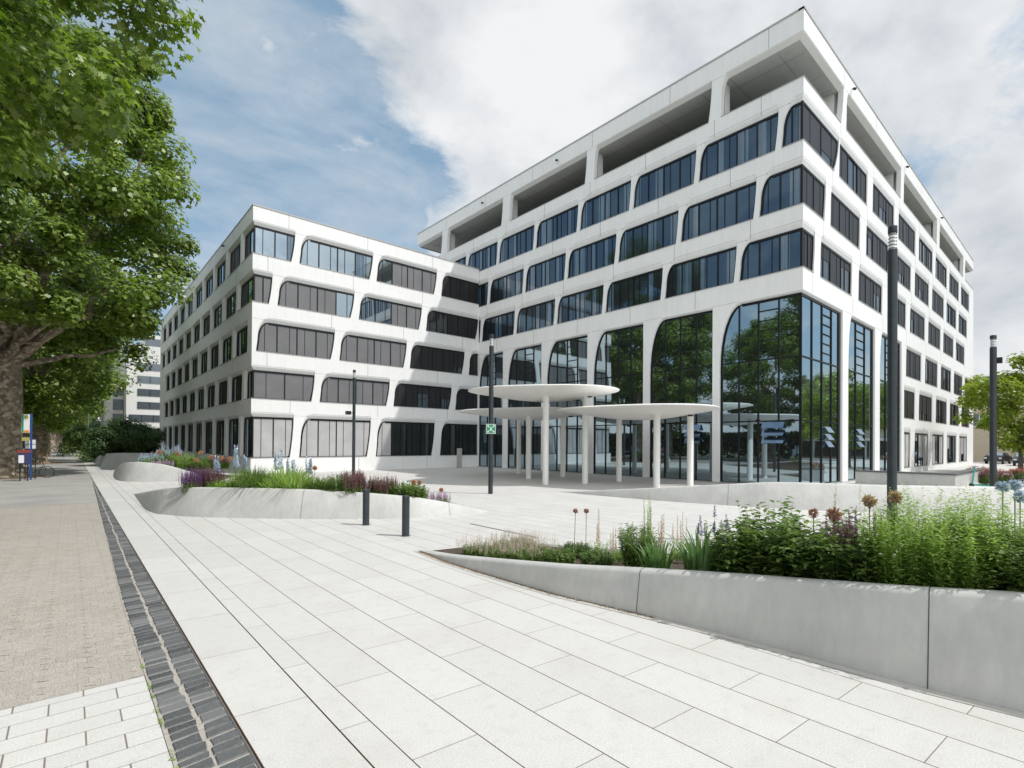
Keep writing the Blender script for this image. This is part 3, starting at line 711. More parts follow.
# soffit over terrace with panel joints
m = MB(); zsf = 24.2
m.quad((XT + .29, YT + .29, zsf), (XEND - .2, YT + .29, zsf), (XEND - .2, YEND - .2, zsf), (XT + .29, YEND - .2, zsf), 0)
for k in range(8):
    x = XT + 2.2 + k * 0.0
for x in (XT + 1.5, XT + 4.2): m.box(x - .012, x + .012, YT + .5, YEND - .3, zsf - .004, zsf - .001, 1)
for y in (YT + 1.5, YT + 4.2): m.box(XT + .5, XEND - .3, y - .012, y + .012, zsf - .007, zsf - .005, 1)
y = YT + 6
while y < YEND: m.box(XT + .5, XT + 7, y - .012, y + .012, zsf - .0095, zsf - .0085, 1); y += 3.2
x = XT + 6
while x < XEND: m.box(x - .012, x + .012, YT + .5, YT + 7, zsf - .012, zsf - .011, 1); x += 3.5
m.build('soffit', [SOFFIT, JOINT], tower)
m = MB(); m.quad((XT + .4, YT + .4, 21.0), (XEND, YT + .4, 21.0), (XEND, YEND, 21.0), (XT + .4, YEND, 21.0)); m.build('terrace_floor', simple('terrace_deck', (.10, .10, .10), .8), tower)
m = MB()
for (x0, x1, y0, y1) in ((XT + .30, XT + .35, YT + .35, YEND), (XT + .30, XEND, YT + .30, YT + .35)): m.box(x0, x1, y0, y1, 21.0, 21.88)
m.build('terrace_parapet', WHITE, tower)
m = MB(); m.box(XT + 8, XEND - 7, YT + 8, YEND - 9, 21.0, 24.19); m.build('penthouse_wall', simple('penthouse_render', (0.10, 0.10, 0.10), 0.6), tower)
for x in (36.0, 50.1, 64.2, 78.9):
    m = MB(); m.box(x - .25, x + .35, YT + .52, YT + 1.1, 21.0, 24.19); m.build('terrace_column', WHITE, tower)
for y in (15.1, 24.95, 34.7, 44.6):
    m = MB(); m.box(XT + .52, XT + 1.1, y - .3, y + .3, 21.0, 24.19); m.build('terrace_column', WHITE, tower)

# opened glass vent flaps on the hall glazing
FLAP = mat_glass('vent_flap_glass', (.55, .70, .85), .35, base=(.03, .05, .08))
for (y0, y1, zt) in ((11.2, 12.35, 3.55), (16.05, 17.1, 3.5)):
    for k in range(3):
        z = zt - k * .42; m = MB(); q = [(XT + .12, y0, z), (XT + .12, y1, z), (XT - .10, y1, z - .34), (XT - .10, y0, z - .34)]
        m.add(q + [(x - .0, y, zz - .03) for x, y, zz in q], [(0, 1, 2, 3), (7, 6, 5, 4), (0, 4, 5, 1), (1, 5, 6, 2), (2, 6, 7, 3), (3, 7, 4, 0)]); m.build('vent_flap', FLAP, tower)
for (x0, x1, zt) in ((33.0, 33.95, 3.35), (38.9, 39.9, 3.35)):
    for k in range(3):
        z = zt - k * .42; m = MB(); q = [(x0, YT + .12, z), (x1, YT + .12, z), (x1, YT - .12, z - .34), (x0, YT - .12, z - .34)]
        m.add(q + [(x, y, zz - .03) for x, y, zz in q], [(0, 3, 2, 1), (4, 5, 6, 7), (0, 1, 5, 4), (1, 2, 6, 5), (2, 3, 7, 6), (3, 0, 4, 7)]); m.build('vent_flap', FLAP, tower)

# ---- low wing, front (plane y = YC), s = x - XC
FC = Facade(low, (XC, YC, 0), (1, 0, 0), (0, -1, 0), depth=.14, chamf=.32)
WC = XT - XC
def Cx(x): return x - XC
pC = make_pane(GLASS_DARK, 4, BLIND_GREY, 0.9)
def rowC(items, notch=None):
    ops = []
    if notch: ops.append(dict(bl=0, tl=0, br=Cx(notch[0]), tr=Cx(notch[1]), end='L', nb=2, **notch[2]))
    for it in items:
        bl, br = it[0], it[1]; kw = it[2] if len(it) > 2 else {}
        o = dict(bl=Cx(bl) - .05, tl=Cx(bl) + .75, **kw)
        if br is None: o['end'] = 'RE'
        else: o['br'] = Cx(br) - .05; o['tr'] = Cx(br) + .27
        ops.append(o)
    return ops
g1 = dict(blind=BLIND_GREY, glass=GLASS_SKY)
FC.row(0, WC, 15.38, 17.4, rowC([(12.74, 18.24, dict(glass=GLASS_SKY, pb=0, curt=.7)), (18.85, 24.34, dict(pat='0111', glass=GLASS_SKY)), (25.1, None, dict(blind=BLIND_DARK, pb=.9, nb=4))], (12.13, 12.39, dict(glass=GLASS_SKY, pb=0, curt=.7))), pC)
FC.row(0, WC, 12.02, 13.98, rowC([(11.24, 16.69, dict(pat='1110', glass=GLASS_SKY)), (17.37, 22.83, dict(pat='0011', glass=GLASS_SKY)), (23.55, 29.0, dict(blind=BLIND_DARK, pb=.9, nb=5))], (10.62, 10.85, dict(pat='11'))), pC)
FC.row(0, WC, 8.58, 10.7, rowC([(9.85, 15.14, dict(pat='1111')), (15.82, 21.38, dict(pat='1111')), (21.98, 27.45, dict(blind=BLIND_DARK, pb=.9, nb=5)), (28.2, None, dict(blind=BLIND_DARK, pb=1, nb=1))]), pC)
FC.row(0, WC, 5.25, 7.25, rowC([(14.32, 19.82, dict(pat='1111')), (20.47, 26.03, dict(blind=BLIND_DARK, pb=1, nb=5)), (26.71, None, dict(blind=BLIND_DARK, pb=.8, nb=2))], (13.66, 13.9, dict(pat='1111', nb=4) if False else dict(pb=1))), pC)
FC.row(0, WC, 1.08, 3.98, rowC([(12.85, 18.17, dict(blind=BLIND_LIGHT, pat='1111')), (18.93, 24.25, dict(blind=BLIND_LIGHT, pat='1000')), (25.1, None, dict(pb=0))], (12.15, 12.4, dict(blind=BLIND_LIGHT, pat='11'))), pC)
for (z0, z1) in ((0, 1.08), (4.30, 5.25), (7.57, 8.58), (11.02, 12.02), (14.30, 15.38), (17.72, ZC)): FC.rect(0, WC, z0, z1)
for z0, z1, aa in ((17.74, ZC, (2.4, 8.5, 14.6)), (14.32, 15.38, (1.0, 7.3, 13.6)), (11.04, 12.02, (5.6, 11.8, 17.9)), (7.59, 8.58, (1.0, 8.6, 15.2)), (4.32, 5.25, (2.6, 9.5, 16.3)), (0, 1.08, (1.6, 7.9, 14.2))): FC.joints(z0, z1, aa)
FC.finish(label='front facade of the wing, half in sun and half in the shadow of the taller building')
# ---- low wing, street side (plane x = XC), s = DEND - y
FD = Facade(low, (XC, DEND, 0), (0, -1, 0), (-1, 0, 0), depth=.26, chamf=.20)
WD = DEND - YC
def Dy(y): return DEND - y
def rowD(notch, first, sp, w=4.15):
    ops = []; ys = []; y = first
    while y + w < DEND - .5: ys.append(y); y += sp
    for y in reversed(ys): ops.append(dict(bl=Dy(y + w), tl=Dy(y + w) + .28, br=Dy(y) - .12, tr=Dy(y), nb=3))
    if notch: ops.append(dict(bl=Dy(notch), tl=Dy(notch) + .28, end='R', nb=2))
    return ops
pD = make_pane(GLASS_LOBBY, 3, BLIND_DARK, 0.3, curtain=.25)
FD.row(0, WD, 15.42, 17.45, rowD(41.7, 42.0, 4.8, 4.25), pD)
FD.row(0, WD, 12.05, 14.0, rowD(42.7, 43.2, 4.75, 4.2), pD)
FD.row(0, WD, 8.6, 10.7, rowD(None, 39.75, 4.65, 4.15), pD)
FD.row(0, WD, 5.25, 7.25, rowD(40.6, 41.15, 4.62, 4.1), pD)
FD.row(0, WD, 1.08, 3.98, rowD(41.5, 42.05, 4.62, 4.1), pD)
for (z0, z1) in ((0, 1.08), (4.18, 5.25), (7.45, 8.6), (10.90, 12.05), (14.20, 15.42), (17.65, ZC)): FD.rect(0, WD, z0, z1)
for i, (z0, z1) in enumerate(((4.24, 5.25), (7.51, 8.6), (10.96, 12.05), (14.26, 15.42), (17.71, ZC))): FD.joints(z0, z1, [WD - 4.5 - 9.3 * k - (i % 3) for k in range(5)])
FD.finish(label='shaded street side facade with close rows of narrow windows')
m = MB(); m.quad((XC + .01, YC + .01, ZC - .03), (60, YC + .01, ZC - .03), (60, DEND, ZC - .03), (XC + .01, DEND, ZC - .03)); m.build('roof', ROOFM, low)
m = MB(); m.quad((XC, DEND, 0), (60, DEND, 0), (60, DEND, ZC), (XC, DEND, ZC)); m.build('side_wall', WHITE, low)
m = MB(); m.box(XC - .03, XC + .25, YC - .03, DEND, ZC + .002, ZC + .08); m.box(XC - .033, XT, YC - .036, YC + .25, ZC + .003, ZC + .083); m.build('parapet_cap', METALCAP, low)

# small wall lamps / cameras
def seccam(p, out, label):
    m = MB(); v = Vector(out); p = Vector(p)
    m.tube([p, p + v * .12], .025, 6); q = p + v * .12
    m.tube([q - v * .05 + Vector((0, 0, -.02)), q + v * .10 + Vector((0, 0, -.10))], .08, 8)
    tag(m.build('security_camera', BLACKM, loc=p), label, 'camera', 'small cameras on the facades')
seccam((XT - .03, 28.3, 24.9), (-1, 0, 0), 'small dark camera on the roof edge of the tall building, above the middle terrace opening')
seccam((XT - .03, 38.0, 24.9), (-1, 0, 0), 'small dark camera on the far left roof edge of the tall building')
seccam((37.3, YT - .03, 24.9), (0, -1, 0), 'small dark camera on the sunny roof edge nearest the corner')
seccam((51.0, YT - .03, 24.9), (0, -1, 0), 'small dark camera on the sunny roof edge, second from the corner')
seccam((65.0, YT - .03, 24.9), (0, -1, 0), 'small dark camera on the sunny roof edge, farthest from the corner')
seccam((XC - .03, 47.0, 18.3), (-1, 0, 0), 'small dark camera under the roof edge on the street side of the wing')

# ------------------------------------------------------------------ entrance canopies
def canopy(cx, cy, z, R, rot, cols, coltop, label):
    root = thing('entrance_canopy', (cx, cy, 0), label, 'canopy', 'white canopies in front of the entrance')
    n = 72
    def rad(a):   # rounded triangle / pebble
        return R * (1 + 0.085 * math.cos(3 * (a - rot)) + 0.0 * math.cos(2 * a))
    m = MB(); rings = []
    prof = [(0.0, z + .06), (0.97, z + .06), (1.0, z + .02), (1.0, z - .02), (0.97, z - .05), (0.8, z - .16), (0.6, z - .30), (0.42, z - .42), (0.25, z - .50), (0.0, z - .52)]
    vv = [(cx, cy, prof[0][1])]
    for f, zz in prof[1:-1]:
        for k in range(n):
            a = 2 * math.pi * k / n; q = rad(a) * f; vv.append((cx + q * math.cos(a), cy + q * math.sin(a), zz))
    vv.append((cx, cy, prof[-1][1])); ff = []
    for k in range(n): ff.append((0, 1 + k, 1 + (k + 1) % n))
    for i in range(len(prof) - 3):
        for k in range(n):
            a, b = 1 + i * n + k, 1 + i * n + (k + 1) % n; ff.append((a, a + n, b + n, b))
    base = 1 + (len(prof) - 3) * n
    for k in range(n): ff.append((base + k, len(vv) - 1, base + (k + 1) % n))
    m.add(vv, ff); m.build('roof', CREAM, root, smooth=40)
    for (x, y) in cols:
        dd = math.hypot(x - cx, y - cy) / R; zt = z - .5 + max(0, dd - .25) * .58
        m = MB(); m.lathe((x, y, 0), [(.175, .0), (.17, .02), (.17, zt + .12)], 24); m.build('column', CREAM, root, smooth=40)
    m = MB(); a = rot + 1.0; m.lathe((cx + R * .62 * math.cos(-1.1), cy + R * .62 * math.sin(-1.1), z - .36), [(.15, 0), (.15, .08)], 16); m.build('downlight', BLACKM, root)
    return root
canopy(21.1, 21.3, 5.25, 4.2, .6, [(19.93, 20.06), (22.18, 19.14), (22.6, 22.75)], 4.8, 'highest of the three cream entrance canopies, in the middle in front of the glass hall')
canopy(23.5, 25.1, 4.35, 4.5, 2.4, [(25.3, 28.3), (22.13, 23.81), (25.38, 23.88)], 3.9, 'lower cream canopy on the left, partly behind the highest one')
canopy(24.1, 16.8, 4.15, 4.3, .2, [(25.04, 18.94), (22.97, 14.97), (25.78, 14.69)], 3.6, 'lower cream canopy on the right with three round columns')

# ------------------------------------------------------------------ planters
def planter(label, poly, hs, frontn, seams=(), cat='planter', lip=.16, bat=.34, name='concrete_planter', soilmat=SOIL):
    """poly plan polygon (counter clockwise seen from above not required); hs top heights; first frontn points form visible wall"""
    pts = [Vector((x, y, 0)) for x, y in poly]; n = len(pts)
    # resample first frontn points with catmull smoothing
    def cr(p0, p1, p2, p3, t): return .5 * ((2 * p1) + (p2 - p0) * t + (2 * p0 - 5 * p1 + 4 * p2 - p3) * t * t + (3 * p1 - p0 - 3 * p2 + p3) * t ** 3)
    P3 = [Vector((p.x, p.y, h)) for p, h in zip(pts, hs)]
    res = []
    for i in range(frontn - 1):
        p0 = P3[max(0, i - 1)]; p1 = P3[i]; p2 = P3[i + 1]; p3 = P3[min(frontn - 1, i + 2)]
        for k in range(5): res.append(cr(p0, p1, p2, p3, k / 5))
    res.append(P3[frontn - 1]); nf = len(res); res += P3[frontn:]
    c = sum(res, Vector()) / len(res); N_ = len(res)
    area = sum(res[i].x * res[(i + 1) % N_].y - res[(i + 1) % N_].x * res[i].y for i in range(N_))
    sg = 1 if area > 0 else -1
    def inward(i, d):
        a = res[i - 1]; b = res[(i + 1) % N_]; t = Vector((b.x - a.x, b.y - a.y, 0)).normalized(); nn = Vector((-t.y, t.x, 0)) * sg
        return nn * d
    root = thing(name, (c.x, c.y, 0), label, cat)
    m = MB(); rings = []
    for (dn, dz) in ((0, None), (0.0, -.05), (.015, -.018), (.05, 0.0), (lip, 0.0), (lip + .02, -.10)):
        ring = []
        for i, p in enumerate(res):
            h = max(p.z, .012); q = p + inward(i, dn + (bat * h * (1.0 if dz != -.05 else max(0, 1 - .05 / max(h, .05))) if (dz is not None and i < nf) else 0))
            z = -.01 if dz is None else max(h + dz * min(1, h / .15), .006)
            ring.append((q.x, q.y, z))
        rings.append(ring)
    for r1, r2 in zip(rings, rings[1:]):
        for i in range(N_): j = (i + 1) % N_; m.quad(r1[i], r1[j], r2[j], r2[i])
    w = m.build('wall', CONC, root, smooth=50)
    # weld for smooth shading
    import bmesh
    bm = bmesh.new(); bm.from_mesh(w.data); bmesh.ops.remove_doubles(bm, verts=bm.verts, dist=1e-4); bmesh.ops.recalc_face_normals(bm, faces=bm.faces); bm.to_mesh(w.data); bm.free(); w.data.set_sharp_from_angle(angle=math.radians(50))
    m = MB(); ring = rings[-1]; cz = sum(p[2] for p in ring) / len(ring)
    from mathutils.geometry import tessellate_polygon
    tri = tessellate_polygon([[Vector((p[0], p[1], 0)) for p in ring]])
    m.add([(p[0], p[1], p[2] + .0) for p in ring], [tuple(t_) for t_ in tri]); m.build('soil', soilmat, root)
    # seams
    for (sx, sy) in seams:
        i = min(range(nf), key=lambda k: (res[k].x - sx) ** 2 + (res[k].y - sy) ** 2)
        p = res[i]; o = inward(i, -1.0); t = Vector((-o.y, o.x, 0)).normalized()
        mm = MB()
        bz = bat * p.z; prof = [(p + o * .004, 0.0), (p - o * (bz - bat * .05 - .004), p.z - .05), (p - o * (bz + .012), p.z - .014), (p - o * (bz + .05), p.z + .003), (p - o * (bz + lip), p.z + .003)]
        for (a, z1), (b, z2) in zip(prof, prof[1:]):
            mm.quad((a.x - t.x * .004, a.y - t.y * .004, z1), (a.x + t.x * .004, a.y + t.y * .004, z1), (b.x + t.x * .004, b.y + t.y * .004, z2), (b.x - t.x * .004, b.y - t.y * .004, z2))
        mm.build('seam', simple('seam_dark', (0.06, 0.06, 0.06), 0.9), root)
    return root, res
def h1(y): return max(0.0, min(1.2, .108 * (9.35 - y)))
p1f = [(5.62, 9.45), (5.50, 8.3), (5.50, 7.2), (5.60, 5.35), (5.82, 4.1), (5.98, 3.0), (6.06, 2.0), (6.13, 1.05), (6.25, .3), (6.45, -1.2), (6.8, -3.5)]
planter('long low concrete planter in the right foreground, rising towards the camera', p1f + [(9.2, -4.2), (8.8, 1.0), (8.6, 5.0), (8.1, 8.2), (6.9, 9.2)], [h1(y) for x, y in p1f] + [1.0, .72, .28, .05, .02], len(p1f), bat=.20, seams=[(5.85, 4.15), (6.13, 1.05)])
m = MB()
for (a, b) in zip(p1f, p1f[1:]):
    m.quad((a[0] - .13, a[1], .006), (a[0] - .005, a[1], .006), (b[0] - .005, b[1], .006), (b[0] - .13, b[1], .006))
S('drain_strip', m, CONC_L)
p2f = [(2.10, 26.9), (2.0, 23.0), (1.99, 19.86), (2.34, 18.7), (3.05, 17.55), (5.16, 15.44), (7.46, 13.72), (9.0, 13.25), (10.6, 13.2)]
planter('curved pale concrete planter in the middle of the plaza behind the two bollards', p2f + [(11.2, 16.5), (8.5, 22.0), (4.5, 27.5)], [.01, .40, .72, .82, .86, .84, .66, .40, 0.0, .02, .02, .02], len(p2f), seams=[(5.3, 15.3), (8.9, 13.2)])
p3f = [(2.5, 47.0), (2.2, 41.0), (2.1, 37.2), (2.25, 35.5), (2.8, 34.6), (3.7, 34.0), (5.1, 33.2), (6.6, 32.6)]
planter('small pale concrete planter end wedge beside the path, beyond the curved planter', p3f + [(8.4, 36.0), (7.0, 47.0)], [.02, .7, .95, 1.05, 1.05, .95, .5, 0, .05, .05], len(p3f), lip=.22)
p4f = [(1.9, 74), (2.0, 62.0), (2.2, 53.0), (3.4, 50.5), (5.5, 50.0), (7.5, 50.5)]
planter('shaded grey concrete planter far down the path beneath the dark shrub', p4f + [(8.5, 60), (6, 74)], [0.02, .9, 1.2, 1.25, 1.2, .8, .1, .1], len(p4f), lip=.22)
def h5(y): return max(0.0, min(.92, .105 * (16.5 - y)))
p5f = [(17.45, 16.6), (17.5, 14.5), (17.9, 11.7), (18.5, 9.5), (19.2, 7.5), (20.6, 5.2), (23.0, 2.4), (26.0, 0.0)]
planter('low pale concrete planter in front of the glazed corner of the hall', p5f + [(28.5, 2.0), (24.0, 7.5), (20.2, 14.0)], [h5(y) for x, y in p5f] + [.3, .05, .02], len(p5f), seams=[(18.6, 9.2)])

# low wall right of the hall
root = thing('garden_wall', (37, 7.4, 0), 'low grey concrete wall with dark cap beside the right end of the glass hall', 'wall')
m = MB(); m.box(35.5, 36.0, 4.95, 9.5, 0, .72); m.box(36.0, 46, 4.95, 5.4, 0, .72); m.build('wall', CONC, root)
m = MB(); m.box(35.45, 36.05, 4.9, 9.5, .722, .80); m.box(36.05, 46, 4.9, 5.45, .722, .80); m.build('coping', simple('dark_coping', (.1, .1, .1), .6), root)
tag(MB().build('x', CONC), kind='structure') if False else None

# ------------------------------------------------------------------ bollards and lamps
def bollard(x, y, label):
    root = thing('bollard', (x, y, 0), label, 'bollard', 'dark bollards on the plaza')
    m = MB(); m.lathe((x, y, 0), [(.092, 0), (.092, .88)], 28); m.build('post', POST, root, smooth=40)
    m = MB(); m.lathe((x, y, 0), [(.082, .88), (.082, .893), (.0925, .896), (.0925, .965), (.088, .98), (.07, .985)], 28); m.build('cap', POST, root, smooth=30)
    m = MB(); m.lathe((x, y, 0), [(.125, 0.001), (.125, .008), (.092, .012)], 28); m.build('base_ring', simple('steel_ring', (.3, .3, .3), .4, .7), root, smooth=30)
bollard(6.19, 13.22, 'left and farther of the two dark round bollards in front of the curved planter')
bollard(6.22, 11.08, 'right and nearer of the two dark round bollards in front of the curved planter')
LAMPGL, t_, b_ = newmat('lamp_glass'); b_.inputs['Base Color'].default_value = (.75, .78, .78, 1); b_.inputs['Roughness'].default_value = .2
def lamp(x, y, r, h, label):
    root = thing('lamp_post', (x, y, 0), label, 'lamp post', 'dark lamp posts on the plaza')
    m = MB(); m.lathe((x, y, 0), [(r * 1.0, 0), (r, 2.6), (r * .985, 2.62), (r * .985, h - .52)], 28); m.build('pole', POST, root, smooth=40)
    m = MB(); m.lathe((x, y, h - .52), [(r * .72, 0), (r * .72, .36)], 24); l_ = m.build('lamp_glass', LAMPGL, root, smooth=40)
    m = MB()
    for k in range(5): m.lathe((x, y, h - .50 + k * .075), [(r * .80, 0), (r * .86, .012), (r * .80, .022)], 24)
    m.build('louvre', simple('louvre_metal', (.16, .17, .17), .4, .6), root)
    m = MB(); m.lathe((x, y, h - .16), [(r * .9, 0), (r * .95, .01), (r * .95, .15), (r * .8, .17)], 24); m.build('cap', POST, root, smooth=30)
    m = MB(); m.box(x - .06, x + .06, y - r - .004, y - r + .03, .5, .95); m.build('service_hatch', POST, root)
    return root
l1 = lamp(14.24, 17.81, .105, 7.12, 'dark lamp post with green and white sign in front of the entrance canopies')
l2 = lamp(14.5, 32.94, .105, 7.12, 'slim dark lamp post standing in front of the low wing behind the curved planter')
l3 = lamp(13.65, 2.96, .092, 7.12, 'nearest dark lamp post, tall in front of the sunny facade')
l4 = lamp(30.39, 2.98, .12, 7.12, 'dark lamp post at the right edge in front of the yellow green tree')
# signs on lamps
GREEN = simple('sign_green', (.02, .30, .16), .4); SWHITE = simple('sign_white', (.78, .78, .76), .4)
sg = thing('assembly_point_sign', (14.24, 17.7, 2.9), 'small square green and white assembly point sign on the lamp post by the canopies', 'sign')
dv = Vector((-.62, -.78, 0)).normalized(); sv = Vector((dv.y * -1, dv.x, 0)) * -1
c0 = Vector((14.24, 17.81, 2.9)) + dv * .14
def sq(c, w, h, off, mat, name, shape=None, th=.012):
    m = MB(); c = c + dv * off
    pts = shape or [(-w, -h), (w, -h), (w, h), (-w, h)]
    f = [c + sv * a + Vector((0, 0, b)) for a, b in pts]; k = [q - dv * th for q in f]
    n = len(pts); m.add(f + k, [tuple(range(n)), tuple(reversed(range(n, 2 * n)))] + [(i, (i + 1) % n, n + (i + 1) % n, n + i) for i in range(n)])
    m.build(name, mat, sg)
sq(c0, .215, .215, 0, SWHITE, 'panel', th=.07)
sq(c0, .19, .19, .003, GREEN, 'green_field', th=.002)
for a, b in ((-1, -1), (1, -1), (1, 1), (-1, 1)):
    sq(c0, 0, 0, .006, SWHITE, 'arrow', [(a * .16, b * .16), (a * .16, b * .08), (a * .125, b * .10), (a * .07, b * .05), (a * .05, b * .07), (a * .10, b * .125), (a * .08, b * .16)], .002)
sq(c0 + Vector((0, 0, .0)), 0, 0, .006, SWHITE, 'figure', [(-.035, -.08), (.035, -.08), (.04, .03), (.02, .04), (.02, .085), (-.02, .085), (-.02, .04), (-.04, .03)], .002)
fl = thing('floodlight', (14.3, 32.8, 4.2), 'small dark floodlight box on the slim lamp post before the low wing', 'floodlight')
m = MB(); m.tube([(14.42, 32.86, 4.2), (14.15, 32.75, 4.22)], .025, 6); m.build('arm', BLACKM, fl)
m = MB(); m.box(13.85, 14.17, 32.62, 32.85, 4.08, 4.32); m.build('lamp_head', BLACKM, fl)
tag(None or (lambda m: (m.box(30.42, 30.6, 2.70, 2.88, 5.9, 6.15), m.build('wifi_box', BLACKM, loc=(30.5, 2.8, 6.0)))[1])(MB()), 'small dark box on the lamp post at the right edge', 'device box')
pst = thing('info_post', (28.2, 36.6, 0), 'short pale pillar beside the corner of the entrance hall and the low wing', 'pillar')
m = MB(); m.box(25.9, 26.25, 36.9, 37.2, 0, 1.75); m.build('post', simple('pillar_grey', (.38, .38, .37), .5), pst)
pst.location = (26.07, 37.05, 0); pst.children[0].location = Vector((28.2, 36.6, 0)) - Vector((26.07, 37.05, 0))

# ------------------------------------------------------------------ vegetation
def rdir(n):
    v = rng.normal(size=(n, 3)); return v / np.linalg.norm(v, axis=1)[:, None]
def leaves(cent, nrm, size, aspect=.7, lobes=False):
    n = len(cent); t = np.cross(nrm, rdir(n)); t /= np.linalg.norm(t, axis=1)[:, None] + 1e-9; b = np.cross(nrm, t)
    s = size[:, None]
    if lobes:
        base = [(-.5, 0), (-.28, .18), (-.22, .50), (.02, .22), (.18, .46), (.22, .16), (.58, 0), (.22, -.16), (.18, -.46), (.02, -.22), (-.22, -.50), (-.28, -.18)]
    else:
        base = [(-.5, 0), (-.05, .5 * aspect), (.5, 0), (-.05, -.5 * aspect)]
    out = np.zeros((n, len(base), 3))
    for i, (x, y) in enumerate(base):
        out[:, i, :] = cent + t * s * x + b * s * y - nrm * s * (abs(y) * .35)
    return out.reshape(-1, 3), len(base)
def crown_points(c, rx, rz, ncl, nleaf, rcl=(0.9, 1.7), flat=.75, shape=None, thr=.5):
    """cluster based crown: returns centers, normals (local coords)"""
    d = rdir(ncl); rad = thr + (1 - thr) * rng.random(ncl) ** .5
    cc = d * rad[:, None]
    cc[:, 0] *= rx; cc[:, 1] *= rx; cc[:, 2] *= rz
    if shape is not None: cc = shape(cc)
    cr_ = rng.uniform(*rcl, size=ncl)
    k = rng.integers(0, ncl, nleaf)
    dd = rdir(nleaf); rr = rng.random(nleaf) ** .45
    p = cc[k] + dd * (rr * cr_[k])[:, None] * np.array([1, 1, flat])
    nr = dd * .55 + rdir(nleaf) * .45 + np.array([.12, -.2, .6]); nr /= np.linalg.norm(nr, axis=1)[:, None]
    return p + np.array(c), nr, cc + np.array(c)
def limb(m, a, b, r0, r1, wob=.06, n=5, sides=8):
    a = Vector(a); b = Vector(b); L_ = (b - a).length
    pts = []; rad = []
    for i in range(n + 1):
        t = i / n; p = a.lerp(b, t) + Vector((random.uniform(-1, 1), random.uniform(-1, 1), random.uniform(-.5, .8))) * L_ * wob * math.sin(math.pi * t)
        pts.append(p); rad.append(r0 + (r1 - r0) * t)
    m.tube(pts, rad, sides, cap=False); return pts
def tree(name, x, y, tr, th, c, rx, rz, ncl, nleaf, ls, label, mat, cat='tree', group=None, rcl=(0.9, 1.7), lobes=False, limbs=10, shape=None, asp=.8, bark=None, keep=None, thr=.5, extra=None, reach=.9):
    root = thing(name, (x, y, 0), label, cat, group)
    p, nr, cc = crown_points(c, rx, rz, ncl, nleaf, rcl, shape=shape, thr=thr)
    if keep is not None:
        k = keep(p); p = p[k]; nr = nr[k]; cc = cc[keep(cc)]
    if extra is not None:
        for (ec, er, en) in extra:
            dd = rdir(en); q = np.array(ec) + dd * (rng.random(en) ** .5 * er)[:, None] * np.array([1, 1, .6]); p = np.vstack([p, q]); nr = np.vstack([nr, dd * .4 + rdir(en) * .5 + np.array([0, 0, .5])])
        nr /= np.linalg.norm(nr, axis=1)[:, None]
    v, npf = leaves(p, nr, rng.uniform(.65, 1.25, len(p)) * ls, asp, lobes)
    npmesh('crown', v, npf, mat, root)
    m = MB()
    prof = [(0, 1.45), (.25, 1.18), (.8, 1.04), (th * .35, .97), (th * .7, .92), (th, .88)]
    pts = [(random.uniform(-.05, .05) * tr * 2 * (z > .5), random.uniform(-.05, .05) * tr * 2 * (z > .5), z) for z, _ in prof]
    m.tube(pts, [tr * k for _, k in prof], 18, cap=False)
    top = Vector(pts[-1])
    order = sorted(range(len(cc)), key=lambda i: random.random())
    for i in order[:limbs]:
        e = Vector(cc[i]); s_ = top - Vector((0, 0, random.uniform(0, th * .12)))
        pp = limb(m, s_, s_.lerp(e, reach), tr * random.uniform(.32, .5), tr * .07, .10, 6, 9)
        for j in (2, 3, 4):
            q = Vector(cc[random.randrange(len(cc))]); q = pp[j].lerp(q, .35 * reach / .9)
            limb(m, pp[j], q, tr * .16, tr * .03, .10, 4, 6)
    w = m.build('trunk', bark or BARK, None, smooth=60); w.parent = root
    return root
PATHG = 'plane trees lining the path'
def keep1(p): return (p[:, 0] < 11.0) & (p[:, 2] > 7.2) | (p[:, 2] > 5.8) & (p[:, 0] > 1) 
t1 = tree('plane_tree', -3.0, 43.2, .88, 7.5, (0.3, -1.0, 17.8), 9.0, 13.2, 330, 150000, .30, 'large plane tree with mottled trunk at the left edge, nearest along the path', LEAF_PLANE, group=PATHG, rcl=(0.9, 1.8), limbs=9, thr=.50, keep=lambda p: (p[:, 2] > 8.6) | ((p[:, 0] > 3.6) & (p[:, 2] > 7.2)))
# visible heavy low limbs
m = MB()
limb(m, (.3, -.3, 7.0), (5.4, -3.5, 12.0), .34, .12, .05, 8, 10); limb(m, (.4, -.2, 6.7), (5.6, 1.0, 8.6), .2, .07, .05, 6, 8); limb(m, (-.3, -.5, 7.0), (-3.5, -5.0, 12.0), .36, .13, .05, 6, 10)
o = m.build('limb', BARK, None, smooth=60); o.parent = t1
